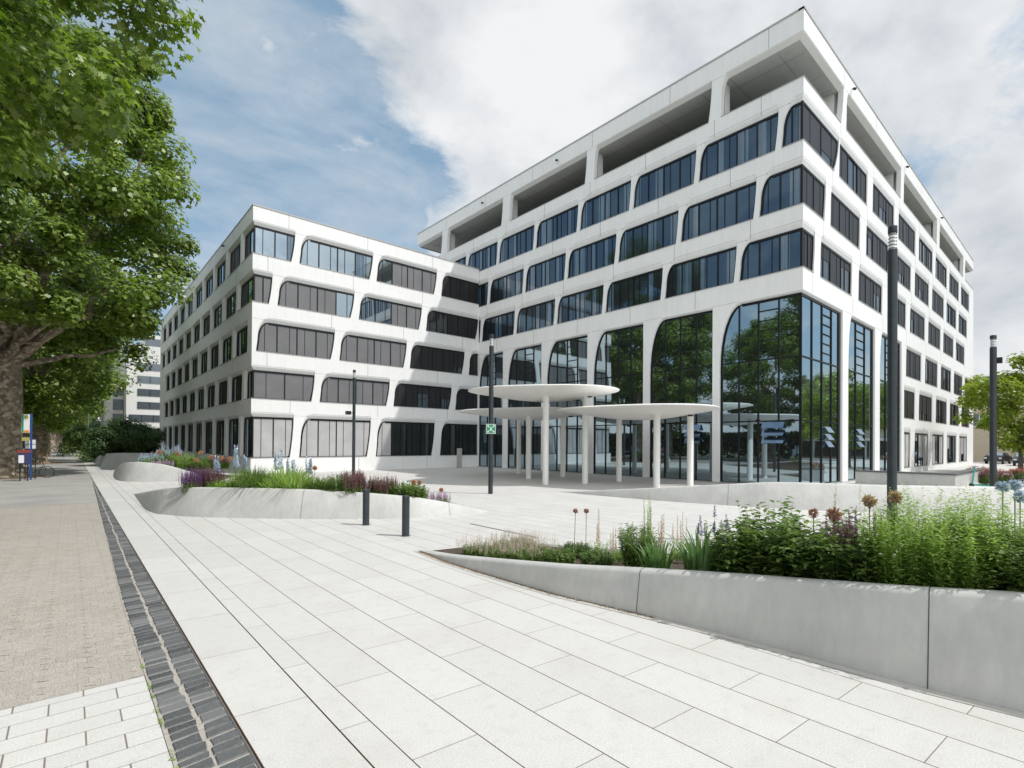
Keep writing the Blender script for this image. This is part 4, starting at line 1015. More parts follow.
# near tree: only high outer boughs come into the picture
def keepn(p): return (p[:, 0] < .45 * p[:, 2] + 1.9) & (p[:, 2] > 7.4)
tree('plane_tree', -5.2, 17.5, .6, 7.5, (0.2, 0.3, 15.5), 6.9, 7.6, 190, 52000, .26, 'near plane tree whose large leaves fill the upper left corner, trunk out of view', LEAF_PLANE, group=PATHG, rcl=(.8, 1.6), lobes=True, limbs=7, reach=.55, keep=keepn)
t2 = tree('plane_tree', -2.4, 66, .78, 8, (0, 0, 14.5), 8.4, 10.5, 170, 50000, .36, 'second plane tree trunk along the path, just right of the nearest trunk', LEAF_PLANE, group=PATHG, rcl=(1.1, 2.1), limbs=12)
names = ['third plane tree along the path, dark trunk in deep shade', 'fourth plane tree along the path, dark trunk in deep shade', 'fifth plane tree far down the path', 'farthest plane tree closing the end of the path']
def dup_tree(src, x, y, rz, sc_, label, group=PATHG, name=None):
    c = copy_tree(src); c.location = (x, y, 0); c.rotation_euler = (0, 0, rz); c.scale = (sc_,) * 3; c['label'] = label
    if group: c['group'] = group
    elif 'group' in c: del c['group']
    return c
for (x, y, rz, s_), nm in zip(((-2.6, 89, 1.2, .95), (-3.0, 112, 2.9, 1.0), (-2.6, 136, 4.0, .95), (-2, 160, 5.1, 1.05)), names): dup_tree(t2, x, y, rz, s_, nm)
OPP = 'trees across the street'
lab2 = ['tree behind the camera mirrored in the hall glass, nearest the corner', 'street tree across the road, first', 'street tree across the road standing between parked cars', 'street tree across the road, opposite the bollards', 'street tree across the road beyond the bus stop', 'street tree across the road far along']
for i, (x, y, rz, s_) in enumerate(((-22, 2, .5, .95), (-21, 17, 2.2, 1.05), (-22, 33, 3.7, .85), (-21, 50, 4.4, 1.0), (-22, 72, 5.5, 1.0), (-21, 98, .2, 1.0))):
    dup_tree(t2, x, y, rz, s_, ['broad street tree across the road, farthest to the near side', 'tallest street tree across the road, mirrored in the corner glass', 'smallest street tree across the road, mirrored in the hall glass', 'street tree across the road level with the nearest path tree', 'street tree across the road behind the bus stop', 'street tree across the road far down the street'][i], OPP)
# trees towards -Y mirrored in sunny side glass
for i, (x, y, rz, s_) in enumerate(((70, -48, 1.0, .85), (90, -52, 3.0, .95), (112, -46, 5.0, .9), (52, -60, 2.0, .8), (135, -50, .3, .95))):
    dup_tree(t2, x, y, rz, s_, ['tree south of the plaza mirrored low in the corner glass, second in the row', 'tree south of the plaza mirrored in the sunny glass, third in the row', 'tree south of the plaza, fourth in the row', 'tree south of the plaza, first and smallest in the row', 'tree south of the plaza, last in the row'][i], 'trees south of the plaza')
for i, (x, y, rz, s_) in enumerate(((50, -7, .4, .50), (62, -9, 1.9, .52), (75, -10, 3.1, .50), (89, -12, 4.2, .55), (104, -12, 5.3, .6))):
    dup_tree(t2, x, y, rz, s_, ['small tree by the plaza edge mirrored at the hall corner, first in the row', 'small tree by the plaza edge mirrored in the hall corner glass, second in the row', 'small tree by the plaza edge, middle of the row', 'small tree by the plaza edge, fourth in the row', 'small tree by the plaza edge, last in the row'][i], 'small trees along the plaza edge')
rt = thing('hedge', (82, -15, 0), 'dense dark hedge along the plaza edge, mirrored low in the sunny glass', 'hedge')
nl = 16000; pc = np.stack([rng.uniform(-38, 40, nl), rng.normal(0, .7, nl), 3.6 * rng.random(nl) ** .6], 1)
v, npf = leaves(pc, rdir(nl), rng.uniform(.45, .85, nl), .8); npmesh('foliage', v, npf, LEAF_DARK, rt)
# wooded hills beyond the plaza, seen mirrored in the sunny glass
m = MB(); arc = []
for i in range(61):
    a = math.radians(-8 - i * 2.0); hh = 62 + 10 * math.sin(i * .21) + 5 * math.sin(i * .63 + 1) + 2 * math.sin(i * 1.7)
    arc.append((math.cos(a), math.sin(a), hh * min(1, i / 5)))
for (ax, ay, ah), (bx_, by_, bh) in zip(arc, arc[1:]):
    for (r1, k1), (r2, k2) in (((520, 0), (600, .7)), ((600, .7), (700, 1.0)), ((700, 1.0), (900, .6))):
        m.quad((ax * r1, ay * r1, ah * k1 - .1), (bx_ * r1, by_ * r1, bh * k1 - .1), (bx_ * r2, by_ * r2, bh * k2), (ax * r2, ay * r2, ah * k2))
S('hill', m, simple('wooded_hill', (0.03, 0.065, 0.04), 0.95, var=.4, vscale=.05))
# hedge across the street
rt = thing('hedge', (-28, 40, 0), 'long dense dark hedge across the street, behind the street trees', 'hedge')
nl = 26000; pc = np.stack([rng.normal(0, .7, nl), rng.uniform(-70, 90, nl), 4.2 * rng.random(nl) ** .6], 1)
v, npf = leaves(pc, rdir(nl), rng.uniform(.5, .9, nl), .8); npmesh('foliage', v, npf, LEAF_DARK, rt)

# right hand yellow-green tree
tree('street_tree', 60, 4.2, .16, 2.6, (0, 0, 5.9), 4.4, 3.7, 70, 11000, .30, 'yellow green young tree behind the lamp post at the right edge', LEAF_YEL, rcl=(.7, 1.3), limbs=12, bark=simple('grey_bark', (.12, .10, .08), .9), thr=.35)
# dark shrub and hedges beyond planter 4
def shrub(name, x, y, z, c, rx, rz, n, ls, label, mat, cat='shrub', ncl=40, rcl=(.35, .7), group=None):
    root = thing(name, (x, y, z), label, cat, group)
    p, nr, cc = crown_points(c, rx, rz, ncl, n, rcl, thr=.3)
    k = p[:, 2] > 0.0; p = p[k]; nr = nr[k]
    v, npf = leaves(p, nr, rng.uniform(.6, 1.3, len(p)) * ls, .55); npmesh('foliage', v, npf, mat, root)
    m = MB()
    for i in range(6): limb(m, (0, 0, 0), tuple(cc[i]), .05, .015, .1, 3, 6)
    w = m.build('stem', simple('shrub_stem', (.10, .08, .06), .9), None); w.parent = root
    return root
shrub('shrub', 4.0, 57, .9, (0, 0, 1.6), 2.5, 1.7, 30000, .20, 'big dark rounded shrub beyond the grey planter near the wing', LEAF_DARK, ncl=60, rcl=(.6, 1.1))
shrub('shrub', 2.0, 67, .4, (0, 0, 1.5), 2.6, 1.9, 14000, .18, 'lighter green shrub left of the big dark one', LEAF_BED, ncl=40, rcl=(.5, .9))
shrub('shrub', 2.2, 80, 0, (0, 0, .7), 1.6, .9, 3000, .15, 'low bright green shrub at the right side of the far path', LEAF_LIGHT, ncl=25, rcl=(.4, .7))
shrub('shrub', 2.4, 70, 0, (0, 0, .6), 1.7, .8, 3000, .15, 'low yellow green shrub beside the path, nearer than the bright one', LEAF_LIGHT, ncl=25, rcl=(.4, .7))
# distant wood closing the view
p, nr, cc = crown_points((0, 0, 8), 1, 1, 10, 10)
vv = []
for (cx, cy, rx, rz, zc) in ((-25, 200, 14, 9, 8), (-8, 215, 14, 9, 8), (8, 205, 12, 7, 7), (-42, 180, 14, 9, 8), (24, 215, 12, 6, 6), (-14, 188, 9, 5, 4), (4, 190, 8, 4, 4)):
    p, nr, cc = crown_points((cx, cy, zc), rx, rz, 60, 7000, (1.6, 3.0), thr=.4); k = p[:, 2] > 0
    v, npf = leaves(p[k], nr[k], rng.uniform(.6, 1.2, k.sum()) * .75, .8); vv.append(v)
tag(npmesh('woodland', np.vstack(vv), 4, LEAF_DARK), kind='stuff')
# hedge behind the trunks on the street side
shrub('hedge', -9.5, 120, 0, (0, 0, 1.2), 7, 2.0, 7000, .3, 'dark hedge mass between the far trunks on the street side', LEAF_DARK, 'hedge', 60, (.8, 1.4))

# ---- bed plants
def blades(n, h, spread, w, lean=.5, segs=3, jitter=.35):
    """grass/sword leaves as quads strips -> list of quads"""
    q = []
    for i in range(n):
        a = random.uniform(0, 6.283); r = spread * math.sqrt(random.random()) * .6
        bx, by = r * math.cos(a), r * math.sin(a); hh = h * random.uniform(1 - jitter, 1.05); ln = lean * random.uniform(.1, 1)
        a2 = a + random.uniform(-.8, .8); dx, dy = math.cos(a2), math.sin(a2); px, py = -dy, dx; tw = random.uniform(-.6, .6); px, py = px * math.cos(tw) - py * math.sin(tw), px * math.sin(tw) + py * math.cos(tw)
        pts = []
        for k in range(segs + 1):
            t = k / segs; ww = w * (1 - t ** 2.2) * .5 + .0005
            x = bx + dx * ln * hh * t * t; y = by + dy * ln * hh * t * t; z = hh * (t - .35 * ln * t * t * t)
            pts.append(((x - px * ww, y - py * ww, z), (x + px * ww, y + py * ww, z)))
        for k in range(segs): q += [pts[k][0], pts[k][1], pts[k + 1][1], pts[k + 1][0]]
    return q
def stems_leafy(n, h, spread, ll, lw, per=10, lean=.3, start=.1):
    q = []; tips = []
    for i in range(n):
        a = random.uniform(0, 6.283); r = spread * math.sqrt(random.random()); bx, by = r * .7 * math.cos(a), r * .7 * math.sin(a); hh = h * random.uniform(.65, 1.05) * (1 - .25 * (r / max(spread, .01)) ** 2)
        ex, ey = bx + math.cos(a) * lean * hh * .6 + random.gauss(0, .03), by + math.sin(a) * lean * hh * .6 + random.gauss(0, .03)
        w = .006
        q += [(bx - w, by, 0), (bx + w, by, 0), (ex + w * .5, ey, hh), (ex - w * .5, ey, hh)]
        tips.append((ex, ey, hh))
        for k in range(per):
            t = start + (1 - start) * (k + random.random()) / per; px, py, pz = bx + (ex - bx) * t, by + (ey - by) * t, hh * t
            b = random.uniform(0, 6.283); l = ll * random.uniform(.6, 1.15) * (1.1 - .5 * t); up = random.uniform(-.1, .8)
            d = Vector((math.cos(b), math.sin(b), up)).normalized(); s_ = Vector((-math.sin(b), math.cos(b), random.uniform(-.3, .3))) * lw * .5 * random.uniform(.7, 1.1)
            p0 = Vector((px, py, pz)); p1 = p0 + d * l * .45; p2 = p0 + d * l + Vector((0, 0, -l * .25))
            q += [tuple(p0), tuple(p1 + s_), tuple(p2), tuple(p1 - s_)]
    return q, tips
def spikes(tips, length, w, n=16, sz=.014):
    q = []
    for (x, y, z) in tips:
        L_ = length * random.uniform(.7, 1.1)
        q += [(x - .003, y, z - .02), (x + .003, y, z - .02), (x + .001, y, z + L_), (x - .001, y, z + L_)]
        for k in range(n):
            t = k / n; zz = z + L_ * t; b = random.uniform(0, 6.28); r = w * (1 - .7 * t); s_ = sz * random.uniform(.7, 1.3) * (1 - .5 * t)
            c = Vector((x + math.cos(b) * r, y + math.sin(b) * r, zz)); d = Vector((math.cos(b), math.sin(b), .6)) * s_; e = Vector((-math.sin(b), math.cos(b), .2)) * s_ * .7
            q += [tuple(c - d), tuple(c + e), tuple(c + d), tuple(c - e)]
    return q
def ball(c, r, n=90, sz=.02):
    q = []
    d = rdir(n)
    for k in range(n):
        v = Vector(d[k]); e = v.orthogonal().normalized() * sz * .28; f = v.cross(e).normalized() * sz * .28; c_ = Vector(c)
        a = c_ + v * r * .25; b = c_ + v * r * random.uniform(.8, 1.05)
        b = c_ + v * r * random.uniform(.55, 1.1)
        q += [tuple(a), tuple(b - e), tuple(b + v * sz * .3), tuple(b + e)]
        q += [tuple(a), tuple(b - f), tuple(b + v * sz * .3), tuple(b + f)]
    return q
def plant(name, x, y, z, label, cat, foliage=None, fmat=LEAF_BED, flowers=None, flmat=None, flname='flower_spikes', group=None, dark=None):
    root = thing(name, (x, y, z), label, cat, group)
    if foliage: npmesh('foliage', np.array(foliage), 4, fmat, root)
    if flowers:
        fo = npmesh(flname, np.array(flowers), 4, flmat, root)
        if flname == 'flowers': fo['kind'] = 'stuff'
    return root

def zbed1(x, y): # soil height of planter 1 behind its wall
    t = min(1, max(0, (x - 5.9) / 2.7)); return max(.02, h1(y) - .12) * (1 - t) + max(.03, h1(y) * .72 - .1) * t
# Planter 1
def wallx(y):
    for (xa, ya), (xb, yb) in zip(p1f, p1f[1:]):
        if yb <= y <= ya: xw = xa + (xb - xa) * (ya - y) / (ya - yb); break
    else: xw = 5.6
    return xw + .20 * h1(y)
def clip1(q, x, y, z0):
    out = []
    for k in range(0, len(q), 4):
        if all(x + p[0] > wallx(y + p[1]) + (.13 if z0 + p[2] < h1(y + p[1]) + .05 else .02) for p in q[k:k + 4]): out += q[k:k + 4]
    return out
def P1(name, x, y, label, cat, foliage=None, fmat=LEAF_BED, flowers=None, flmat=None, flname='flower_spikes', group=None):
    z = zbed1(x, y)
    return plant(name, x, y, z, label, cat, clip1(foliage, x, y, z), fmat, clip1(flowers, x, y, z) if flowers else None, flmat, flname, group)
m = MB(); m.box(8.53, 8.58, 8.9, 11.6, .001, .006); S('slot_drain', m, simple('slot_dark', (.08, .07, .06), .6))
# airy pinkish grass at the thin end
for i, (x, y, s_) in enumerate(((6.25, 8.2, 1), (6.75, 7.9, 1.1), (6.9, 7.2, .95), (6.25, 7.5, .8), (7.3, 8.1, 1.0), (6.35, 6.85, .9))):
    f, t = stems_leafy(130, .26 * s_, .42, .06, .024, 16); fl = []
    for _ in range(110):
        a = random.uniform(0, 6.28); r = .45 * math.sqrt(random.random()); hh = random.uniform(.25, .48) * s_
        fl += spikes([(r * math.cos(a), r * math.sin(a), hh * .6)], hh * .4, .03, 9, .010)
    P1('heath_plant', x, y, ['leftmost low clump of pink grey flower haze, at the thin planter end', 'second clump of pink grey flower haze from the thin planter end', 'pink grey flowering clump nearest the pair of allium balls', 'smallest pink grey flowering clump close to the planter rim', 'pink grey flowering clump at the back of the thin planter end', 'pink grey flowering clump at the rim, before the pair of allium balls'][i], 'plant', f, LEAF_BED, fl, PINKS, group='pink haze clumps in the near planter')
# dry allium heads
def allium(x, y, z, h, r, mat, label, group, stemlean=.04, name='allium'):
    root = thing(name, (x, y, z), label, 'flower', group)
    m = MB(); lx = random.uniform(-1, 1) * stemlean; ly = random.uniform(-1, 1) * stemlean
    m.tube([(lx, ly, 0), (lx * .4, ly * .4, h * .5), (0, 0, h)], .006, 6); s_ = m.build('stem', LEAF_BED, None); s_.parent = root
    npmesh('flower_head', np.array(ball((0, 0, h), r, int(300 if r > .06 else 150), .022)), 4, mat, root)
    return root
AG = 'round allium heads in the near planter'
def al1(x, y, z, r, mat, label): zb = zbed1(x, y); allium(x, y, zb, z - zb, r, mat, label, AG)
al1(7.6, 6.80, .95, .05, PINKFL, 'left of the pair of rust pink allium balls above the low end')
al1(7.6, 6.52, .98, .05, PINKFL, 'right of the pair of rust pink allium balls above the low end')
al1(7.2, 1.53, 1.70, .075, SEED, 'large tan dry allium ball right in front of the tall lamp post')
al1(7.2, 1.78, 1.63, .08, SEED, 'large pale tan dry allium ball left of the tall lamp post')
al1(6.9, 2.06, 1.47, .085, PINKFL, 'rust brown allium ball among dark leaves in the middle of the near planter')
al1(7.0, 2.32, 1.45, .06, PINKFL, 'smaller rust brown allium ball left of the larger one among dark leaves')
def stalks(x, y, n, h, label, sp=.14, mat=LEAF_LIGHT, fmat=SEED):
    f, t = stems_leafy(n * 5, h * .42, .18, .09, .02, 18); fl = []
    for _ in range(n):
        a = random.uniform(0, 6.28); r = sp * random.random(); fl += spikes([(r * math.cos(a), r * math.sin(a), h * .35)], h * .68 * random.uniform(.8, 1), .018, 80, .016)
    return P1('spire_plant', x, y, label, 'plant', f, mat, fl, fmat, group='tall thin spires in the near planter')
stalks(7.3, 5.95, 3, .85, 'pair of thin grey green spires right of the two allium balls')
stalks(7.1, 5.45, 4, .6, 'short thin spires between the allium balls and the bushy green column')
stalks(7.0, 4.70, 9, 1.15, 'tallest feathery green column of spires in the near planter', .12, LEAF_LIGHT, LEAF_LIGHT)
stalks(7.0, 4.45, 5, .85, 'thin brownish spires right of the tall feathery column', .2)
stalks(7.9, 4.7, 5, .85, 'thin pale spires behind the sword leaves', .3)
f, t = stems_leafy(110, .72, .30, .12, .02, 34, .3); P1('feathery_plant', 6.75, 4.75, 'bushy fine leaved green plant around the tall spires', 'plant', f, LEAF_BED)
for i, (x, y) in enumerate(((6.5, 6.2), (6.7, 5.5), (7.4, 6.6))):
    f, t = stems_leafy(110, .26, .38, .07, .035, 14); P1('ground_plant', x, y, ['low dark green leafy plant at the rim below the allium balls', 'low dark green leafy plant below the thin spires', 'low green leafy plant at the back, at the foot of the allium balls'][i], 'plant', f, LEAF_DEEP if i else LEAF_BED)
for i, (x, y, h, n) in enumerate(((6.45, 4.2, .55, 60), (6.5, 3.55, .78, 80))):
    P1('iris', x, y, ['smaller clump of sword shaped iris leaves on the left', 'larger clump of upright sword shaped iris leaves on the right'][i], 'plant', blades(n, h, .32, .045, .7, 4), LEAF_BLUE, group='sword leaved clumps')
f, t = stems_leafy(14, .82, .16, .06, .02, 8); P1('veronica', 7.4, 3.81, 'small group of dark blue flower spikes above the sword leaves', 'flower', f, LEAF_BED, spikes([(a, b, c) for a, b, c in t], .18, .02, 50, .016), mat_leaf('indigo_flower', (.05, .06, .25), (.09, .10, .36), (.15, .17, .45)))
for i, (x, y, h, n, mt) in enumerate(((6.60, 3.05, .72, 90, LEAF_DEEP), (6.75, 2.75, .84, 90, LEAF_BED), (7.2, 2.95, .95, 80, LEAF_BED), (6.65, 2.35, .76, 90, LEAF_DEEP), (7.3, 2.35, .88, 80, LEAF_DEEP), (7.9, 3.2, .85, 70, LEAF_DEEP), (6.65, 1.95, .66, 90, LEAF_DEEP), (7.6, 1.9, .9, 80, LEAF_BED))):
    f, t = stems_leafy(int(n * .5), h * random.uniform(1.0, 1.22), .34, .20, .07, 18, .36)
    P1('leafy_perennial', x, y, ['broad leaved dark green plant beside the larger sword leaves', 'tall broad leaved plant left of centre in the near planter', 'taller broad leaved plant standing behind its neighbours left of centre', 'dark broad leaved plant in front of the rust brown alliums', 'dark leafy plant behind the rust brown alliums', 'dark leafy plant at the back behind the blue spikes', 'low dark leafy plant at the rim below the tan allium balls', 'leafy plant behind the tan allium balls'][i], 'plant', f, mt, group='broad leaved plants in the near planter')
for i, (x, y) in enumerate(((6.85, 1.95), (7.0, 1.75))):
    f, t = stems_leafy(38, .72, .24, .07, .03, 18, .2)
    P1('salvia', x, y, ['maroon salvia spikes left of the tall lamp post', 'violet salvia spikes beside the maroon ones, at the tall lamp post'][i], 'flower', f, LEAF_DEEP, spikes(t, .26, .014, 44, .014), MAROON if i == 0 else PURPLE, group='purple salvia in the near planter')
stalks(7.5, 2.23, 3, 1.35, 'tall thin ladder leaved stalk above the rust alliums', .1, LEAF_LIGHT, LEAF_LIGHT)
stalks(7.6, 1.96, 2, 1.5, 'tallest thin ladder leaved stalk, just left of the tall lamp post', .06, LEAF_LIGHT, LEAF_LIGHT)
for i, (x, y, h, n, r) in enumerate(((6.85, 1.40, .98, 210, .40), (6.9, .95, 1.0, 210, .42), (7.5, 1.25, 1.26, 210, .46), (7.4, .62, 1.18, 210, .45))):
    f, t = stems_leafy(n, h, r, .075, .022, 44, .26); fl = []
    for _ in range(40):
        a, b, c = random.choice(t); cc_ = (a + random.gauss(0, .05), b + random.gauss(0, .05), c - random.uniform(0, .25)); fl += ball(cc_, .012, 9, .016)
    P1('airy_bush', x, y, ['light green airy bush with tiny white flowers, nearest the rim and left', 'light green airy bush with tiny white flowers, nearest the rim and right', 'tallest light green airy bush at the back right of the near planter', 'light green airy bush at the back, far right of its group'][i], 'shrub', f, LEAF_LIGHT, fl, WHITEFL, 'flowers', group='airy pale green bushes')
for i, (x, y) in enumerate(((6.9, .42), (7.3, .2), (7.9, .35), (8.3, 1.0))):
    f, t = stems_leafy(120, .82 if i < 3 else 1.0, .35, .11, .04, 24, .3)
    P1('leafy_perennial', x, y, ['dark green plant at the right frame edge by the rim', 'dark green plant cut by the right frame edge', 'dark green plant behind, at the right frame edge', 'dark green plant at the back behind the airy bushes'][i], 'plant', f, LEAF_DEEP)
for i, (x, y, z) in enumerate(((9.3, .82, 1.76), (9.5, .72, 1.78), (9.2, .65, 1.65))):
    root = thing('agapanthus', (x, y, 0), ['pale blue flower globe at the right edge, left of its pair', 'pale blue flower globe at the right edge, right of its pair', 'lower pale blue flower globe at the right edge'][i], 'flower', 'pale blue globes at the right edge')
    npmesh('foliage', np.array(blades(40, z * .7, .25, .03, .6, 3)), 4, LEAF_BED, root)
    m = MB(); m.tube([(0, 0, 0), (.02, 0, z)], .007, 6); s_ = m.build('stem', LEAF_BED, None); s_.parent = root
    npmesh('flower_head', np.array(ball((.02, 0, z), .075, 220, .035)), 4, BLUEFL, root)

for i, (x, y, h, mt) in enumerate(((6.6, 2.75, 1.0, LEAF_BED), (6.9, 2.45, 1.05, LEAF_LIGHT), (6.65, 1.75, .95, LEAF_DEEP), (7.1, 1.3, 1.2, LEAF_LIGHT), (6.9, 1.1, 1.12, LEAF_LIGHT), (7.3, .95, 1.2, LEAF_BED), (6.8, .7, 1.05, LEAF_LIGHT), (6.7, 3.3, .9, LEAF_BED))):
    f, t = stems_leafy(9, h, .30, .15 if i in (0, 1, 2, 7) else .08, .05 if i in (0, 1, 2, 7) else .022, 26, .30)
    P1('tall_shoot', x, y, 'loose group of taller leafy shoots %s' % ['above the broad leaved plants, left', 'above the broad leaved plants, right', 'under the tan allium balls', 'rising highest from the airy bushes', 'at the middle of the airy bushes', 'at the back of the airy bushes', 'at the right of the airy bushes', 'right beside the larger sword leaves'][i], 'plant', f, mt, group='taller shoots in the near planter')
vv = []
for i in range(2600):
    yy = 9.3 - 5.5 * random.random() ** 1.6; xx = wallx(yy) - .20 * h1(yy) - abs(random.gauss(0, .035)) - .01; a = random.uniform(0, 6.28); l = random.uniform(.006, .018)
    p = np.array([xx, yy, .010]); d = np.array([math.cos(a), math.sin(a), random.uniform(-.1, .4)]) * l; e = np.array([-math.sin(a), math.cos(a), 0]) * l * .5
    vv += [p - e, p + d, p + e, p - d]
tag(npmesh('leaf_debris', np.array(vv), 4, LITTER), kind='stuff')

# Planter 2 (heights: wall .85 falling to 0)
def zb2(x, y):
    # distance behind front wall
    fx = [(2.0, 20), (3.05, 17.6), (5.16, 15.4), (7.46, 13.7), (9, 13.25)]
    hgt = {0: .72, 1: .8, 2: .8, 3: .58, 4: .3}
    d, i = min((math.hypot(x - a, y - b), i) for i, (a, b) in enumerate(fx)); return max(.02, hgt[i] * (1 - d / 9.0) - .10)
def P2(name, x, y, label, cat, foliage, fmat=LEAF_BED, flowers=None, flmat=None, flname='flower_spikes', group=None, k=1.5):
    sc3 = lambda q: [(a * (1 + .25 * (k - 1)), b * (1 + .25 * (k - 1)), c * k) for a, b, c in q] if q else None
    return plant(name, x, y, zb2(x, y), label, cat, sc3(foliage), fmat, sc3(flowers), flmat, flname, group)
MG = 'grassy green clumps in the curved planter'
gl = ['first', 'second', 'third', 'fourth', 'fifth', 'sixth', 'seventh']
for i, (x, y, h) in enumerate(((3.75, 18.2, .5), (4.3, 17.4, .6), (4.9, 16.9, .6), (5.35, 16.4, .62), (4.6, 18.4, .62), (5.4, 17.6, .66), (6.0, 16.4, .6))):
    P2('daylily', x, y, 'arching light green grassy clump, %s of seven from the left in the curved planter' % gl[i], 'plant', blades(300, h * (.75, 1.1, .85, 1.0, 1.15, 1.2, .8)[i], .62, .032, 1.05, 4), (LEAF_LIGHT, LEAF_BED, LEAF_LIGHT, LEAF_LIGHT, LEAF_BED, LEAF_LIGHT, LEAF_BED)[i], group=MG)
for i, (x, y, mt) in enumerate(((3.0, 18.6, PURPLE), (3.4, 18.5, MAROON), (3.2, 19.3, MAROON), (6.6, 15.0, MAROON), (7.1, 15.0, MAROON), (6.9, 15.9, MAROON), (7.5, 14.6, MAROON))):
    f, t = stems_leafy(110, .34, .42, .07, .03, 12, .25)
    P2('salvia', x, y, ['violet salvia clump at the far left rim of the curved planter', 'maroon salvia clump second from the left rim of the curved planter', 'maroon salvia clump behind the violet one at the left of the curved planter', 'maroon salvia clump right of the grasses, nearest the slim lamp post', 'maroon salvia clump second right of the grasses', 'maroon salvia clump at the back right of the grasses', 'maroon salvia clump farthest right, beside the bright green plants'][i], 'flower', f, LEAF_BED, spikes(t, .26, .016, 26, .017), mt, group='salvia clumps in the curved planter')
for i, (x, y, h) in enumerate(((6.3, 15.4, .42), (7.9, 14.3, .38), (8.2, 14.1, .34), (7.6, 15.2, .45))):
    f, t = stems_leafy(120, h * 1.15, .48, .10, .05, 18, .3)
    P2('leafy_perennial', x, y, ['dark leafy clump between grasses and maroon salvia', 'bright leafy clump left of the two bollards', 'bright leafy clump right behind the left bollard', 'leafy clump at the back behind the left bollard'][i], 'plant', f, LEAF_BED if i else LEAF_DEEP)
for i, (x, y) in enumerate(((8.75, 13.95), (9.1, 13.9))):
    f, t = stems_leafy(50, .26, .26, .06, .03, 10, .3)
    P2('lilac_plant', x, y, ['left small lilac flowering clump at the right end of the curved planter', 'right small lilac flowering clump at the low right tip of the curved planter'][i], 'flower', f, LEAF_BED, spikes(t, .14, .02, 16, .016), LILAC)
f, t = stems_leafy(60, .10, .4, .05, .02, 8); plant('dry_ground_plant', 9.9, 14.0, .05, 'flat grey brown ground plant at the low tip of the curved planter', 'plant', f, PINKS)
OG = 'orange allium heads in the curved planter'
ol = [(5.75, 15.9, .62), (6.9, 15.3, .46), (7.2, 15.8, .50), (8.35, 14.4, .44), (8.45, 14.2, .62), (8.55, 14.7, .40), (9.15, 14.0, .42)]
on = ['above the grasses', 'in the maroon salvia, left one', 'in the maroon salvia, right one', 'left of the right hand bollard', 'tallest, above the right hand bollard', 'small one behind the right hand bollard', 'above the lilac clump at the tip']
for (x, y, h), nm in zip(ol, on): allium(x, y, zb2(x, y), h * 1.35, .075, ORANGE, 'round orange allium head %s, in the curved planter' % nm, OG)
BG = 'pale blue delphinium spires'
for i, (x, y, h) in enumerate(((3.9, 20.0, .95), (4.35, 19.6, 1.25), (4.7, 19.8, 1.05), (5.5, 18.9, 1.15), (5.9, 18.6, .95), (6.4, 18.1, 1.0))):
    f, t = stems_leafy(14, h * .5, .16, .08, .03, 8)
    h *= .9; tt = [(random.gauss(0, .08), random.gauss(0, .08), h * .55) for _ in range(4)]
    P2('delphinium', x, y, 'pale blue flower spire %s behind the grasses' % ['at the left end, shortest pair', 'tallest of all,', 'right of the tallest,', 'in the middle right group, tallest there,', 'low one in the right group', 'farthest right one'][i], 'flower', f, LEAF_BED, spikes(tt, h * .45, .05, 46, .045), BLUEFL, group=BG)

# Planter 3
def P3(name, x, y, *a, **k): return plant(name, x, y, .55, *a, **k)
for i, (x, y, h, mt, fm, nm) in enumerate(((4.2, 36.0, .9, LEAF_BED, None, 'green bushy clump at the left of the far bed'), (5.2, 36.6, 1.1, LEAF_LIGHT, None, 'taller light green clump in the middle of the far bed'), (6.2, 36.2, .8, LEAF_BED, None, 'green clump at the right of the far bed near the wing'), (4.0, 34.9, .4, LEAF_BED, LILAC, 'lilac flowering clump at the front of the far bed'), (4.8, 38.5, 1.3, LEAF_BED, BLUEFL, 'pale blue flowering clump at the back left of the far bed'), (7.0, 35.4, .6, LEAF_DEEP, MAROON, 'maroon flowering clump at the right end of the far bed'), (5.8, 34.8, .6, LEAF_BED, None, 'low green clump at the front right of the far bed'), (3.6, 36.3, .8, LEAF_LIGHT, BLUEFL, 'pale blue and green clump at the left edge of the far bed'))):
    f, t = stems_leafy(120, h, .75, .15, .06, 18, .3)
    P3('flowering_clump', x, y, nm, 'plant', f, mt, spikes(t[:70], .28, .04, 14, .04) if fm else None, fm, group='clumps in the far bed')
for i, (x, y, h) in enumerate(((3.9, 35.2, 1.3), (4.8, 35.3, 1.2), (5.9, 35.0, 1.25), (6.4, 34.7, 1.0), (6.9, 34.5, .95), (7.3, 34.2, .9), (5.6, 34.3, .85))):
    allium(x, y, .3, h, .14, ORANGE, 'orange allium head in the far bed, %s from the left' % gl[i], 'orange allium heads in the far bed')
# bed by the right building end
for i, (x, y, mt) in enumerate(((41, 4.0, MAROON), (44, 4.2, REDFL), (48, 3.2, REDFL), (43, 1.6, REDFL), (50, 1.0, MAROON), (47, 5.3, REDFL))):
    f, t = stems_leafy(110, .75, .9, .16, .07, 16, .3)
    plant('flowering_clump', x, y, 0, 'red brown flowering clump in the distant bed, %s from the left at the right edge' % ['first', 'second', 'fourth', 'fifth', 'last', 'third'][i], 'plant', f, LEAF_BED, spikes(t, .2, .06, 10, .05), mt, group='red flowering clumps in the distant bed')
# leaf litter round nearest trunk
m = MB(); m.lathe((-3.0, 43.2, 0), [(2.0, .002), (1.9, .012), (.5, .05)], 20); S('leaf_litter', m, LITTER)
m = MB(); m.lathe((-2.4, 66, 0), [(2.2, .002), (2.0, .012), (.5, .05)], 20); S('leaf_litter', m, LITTER)

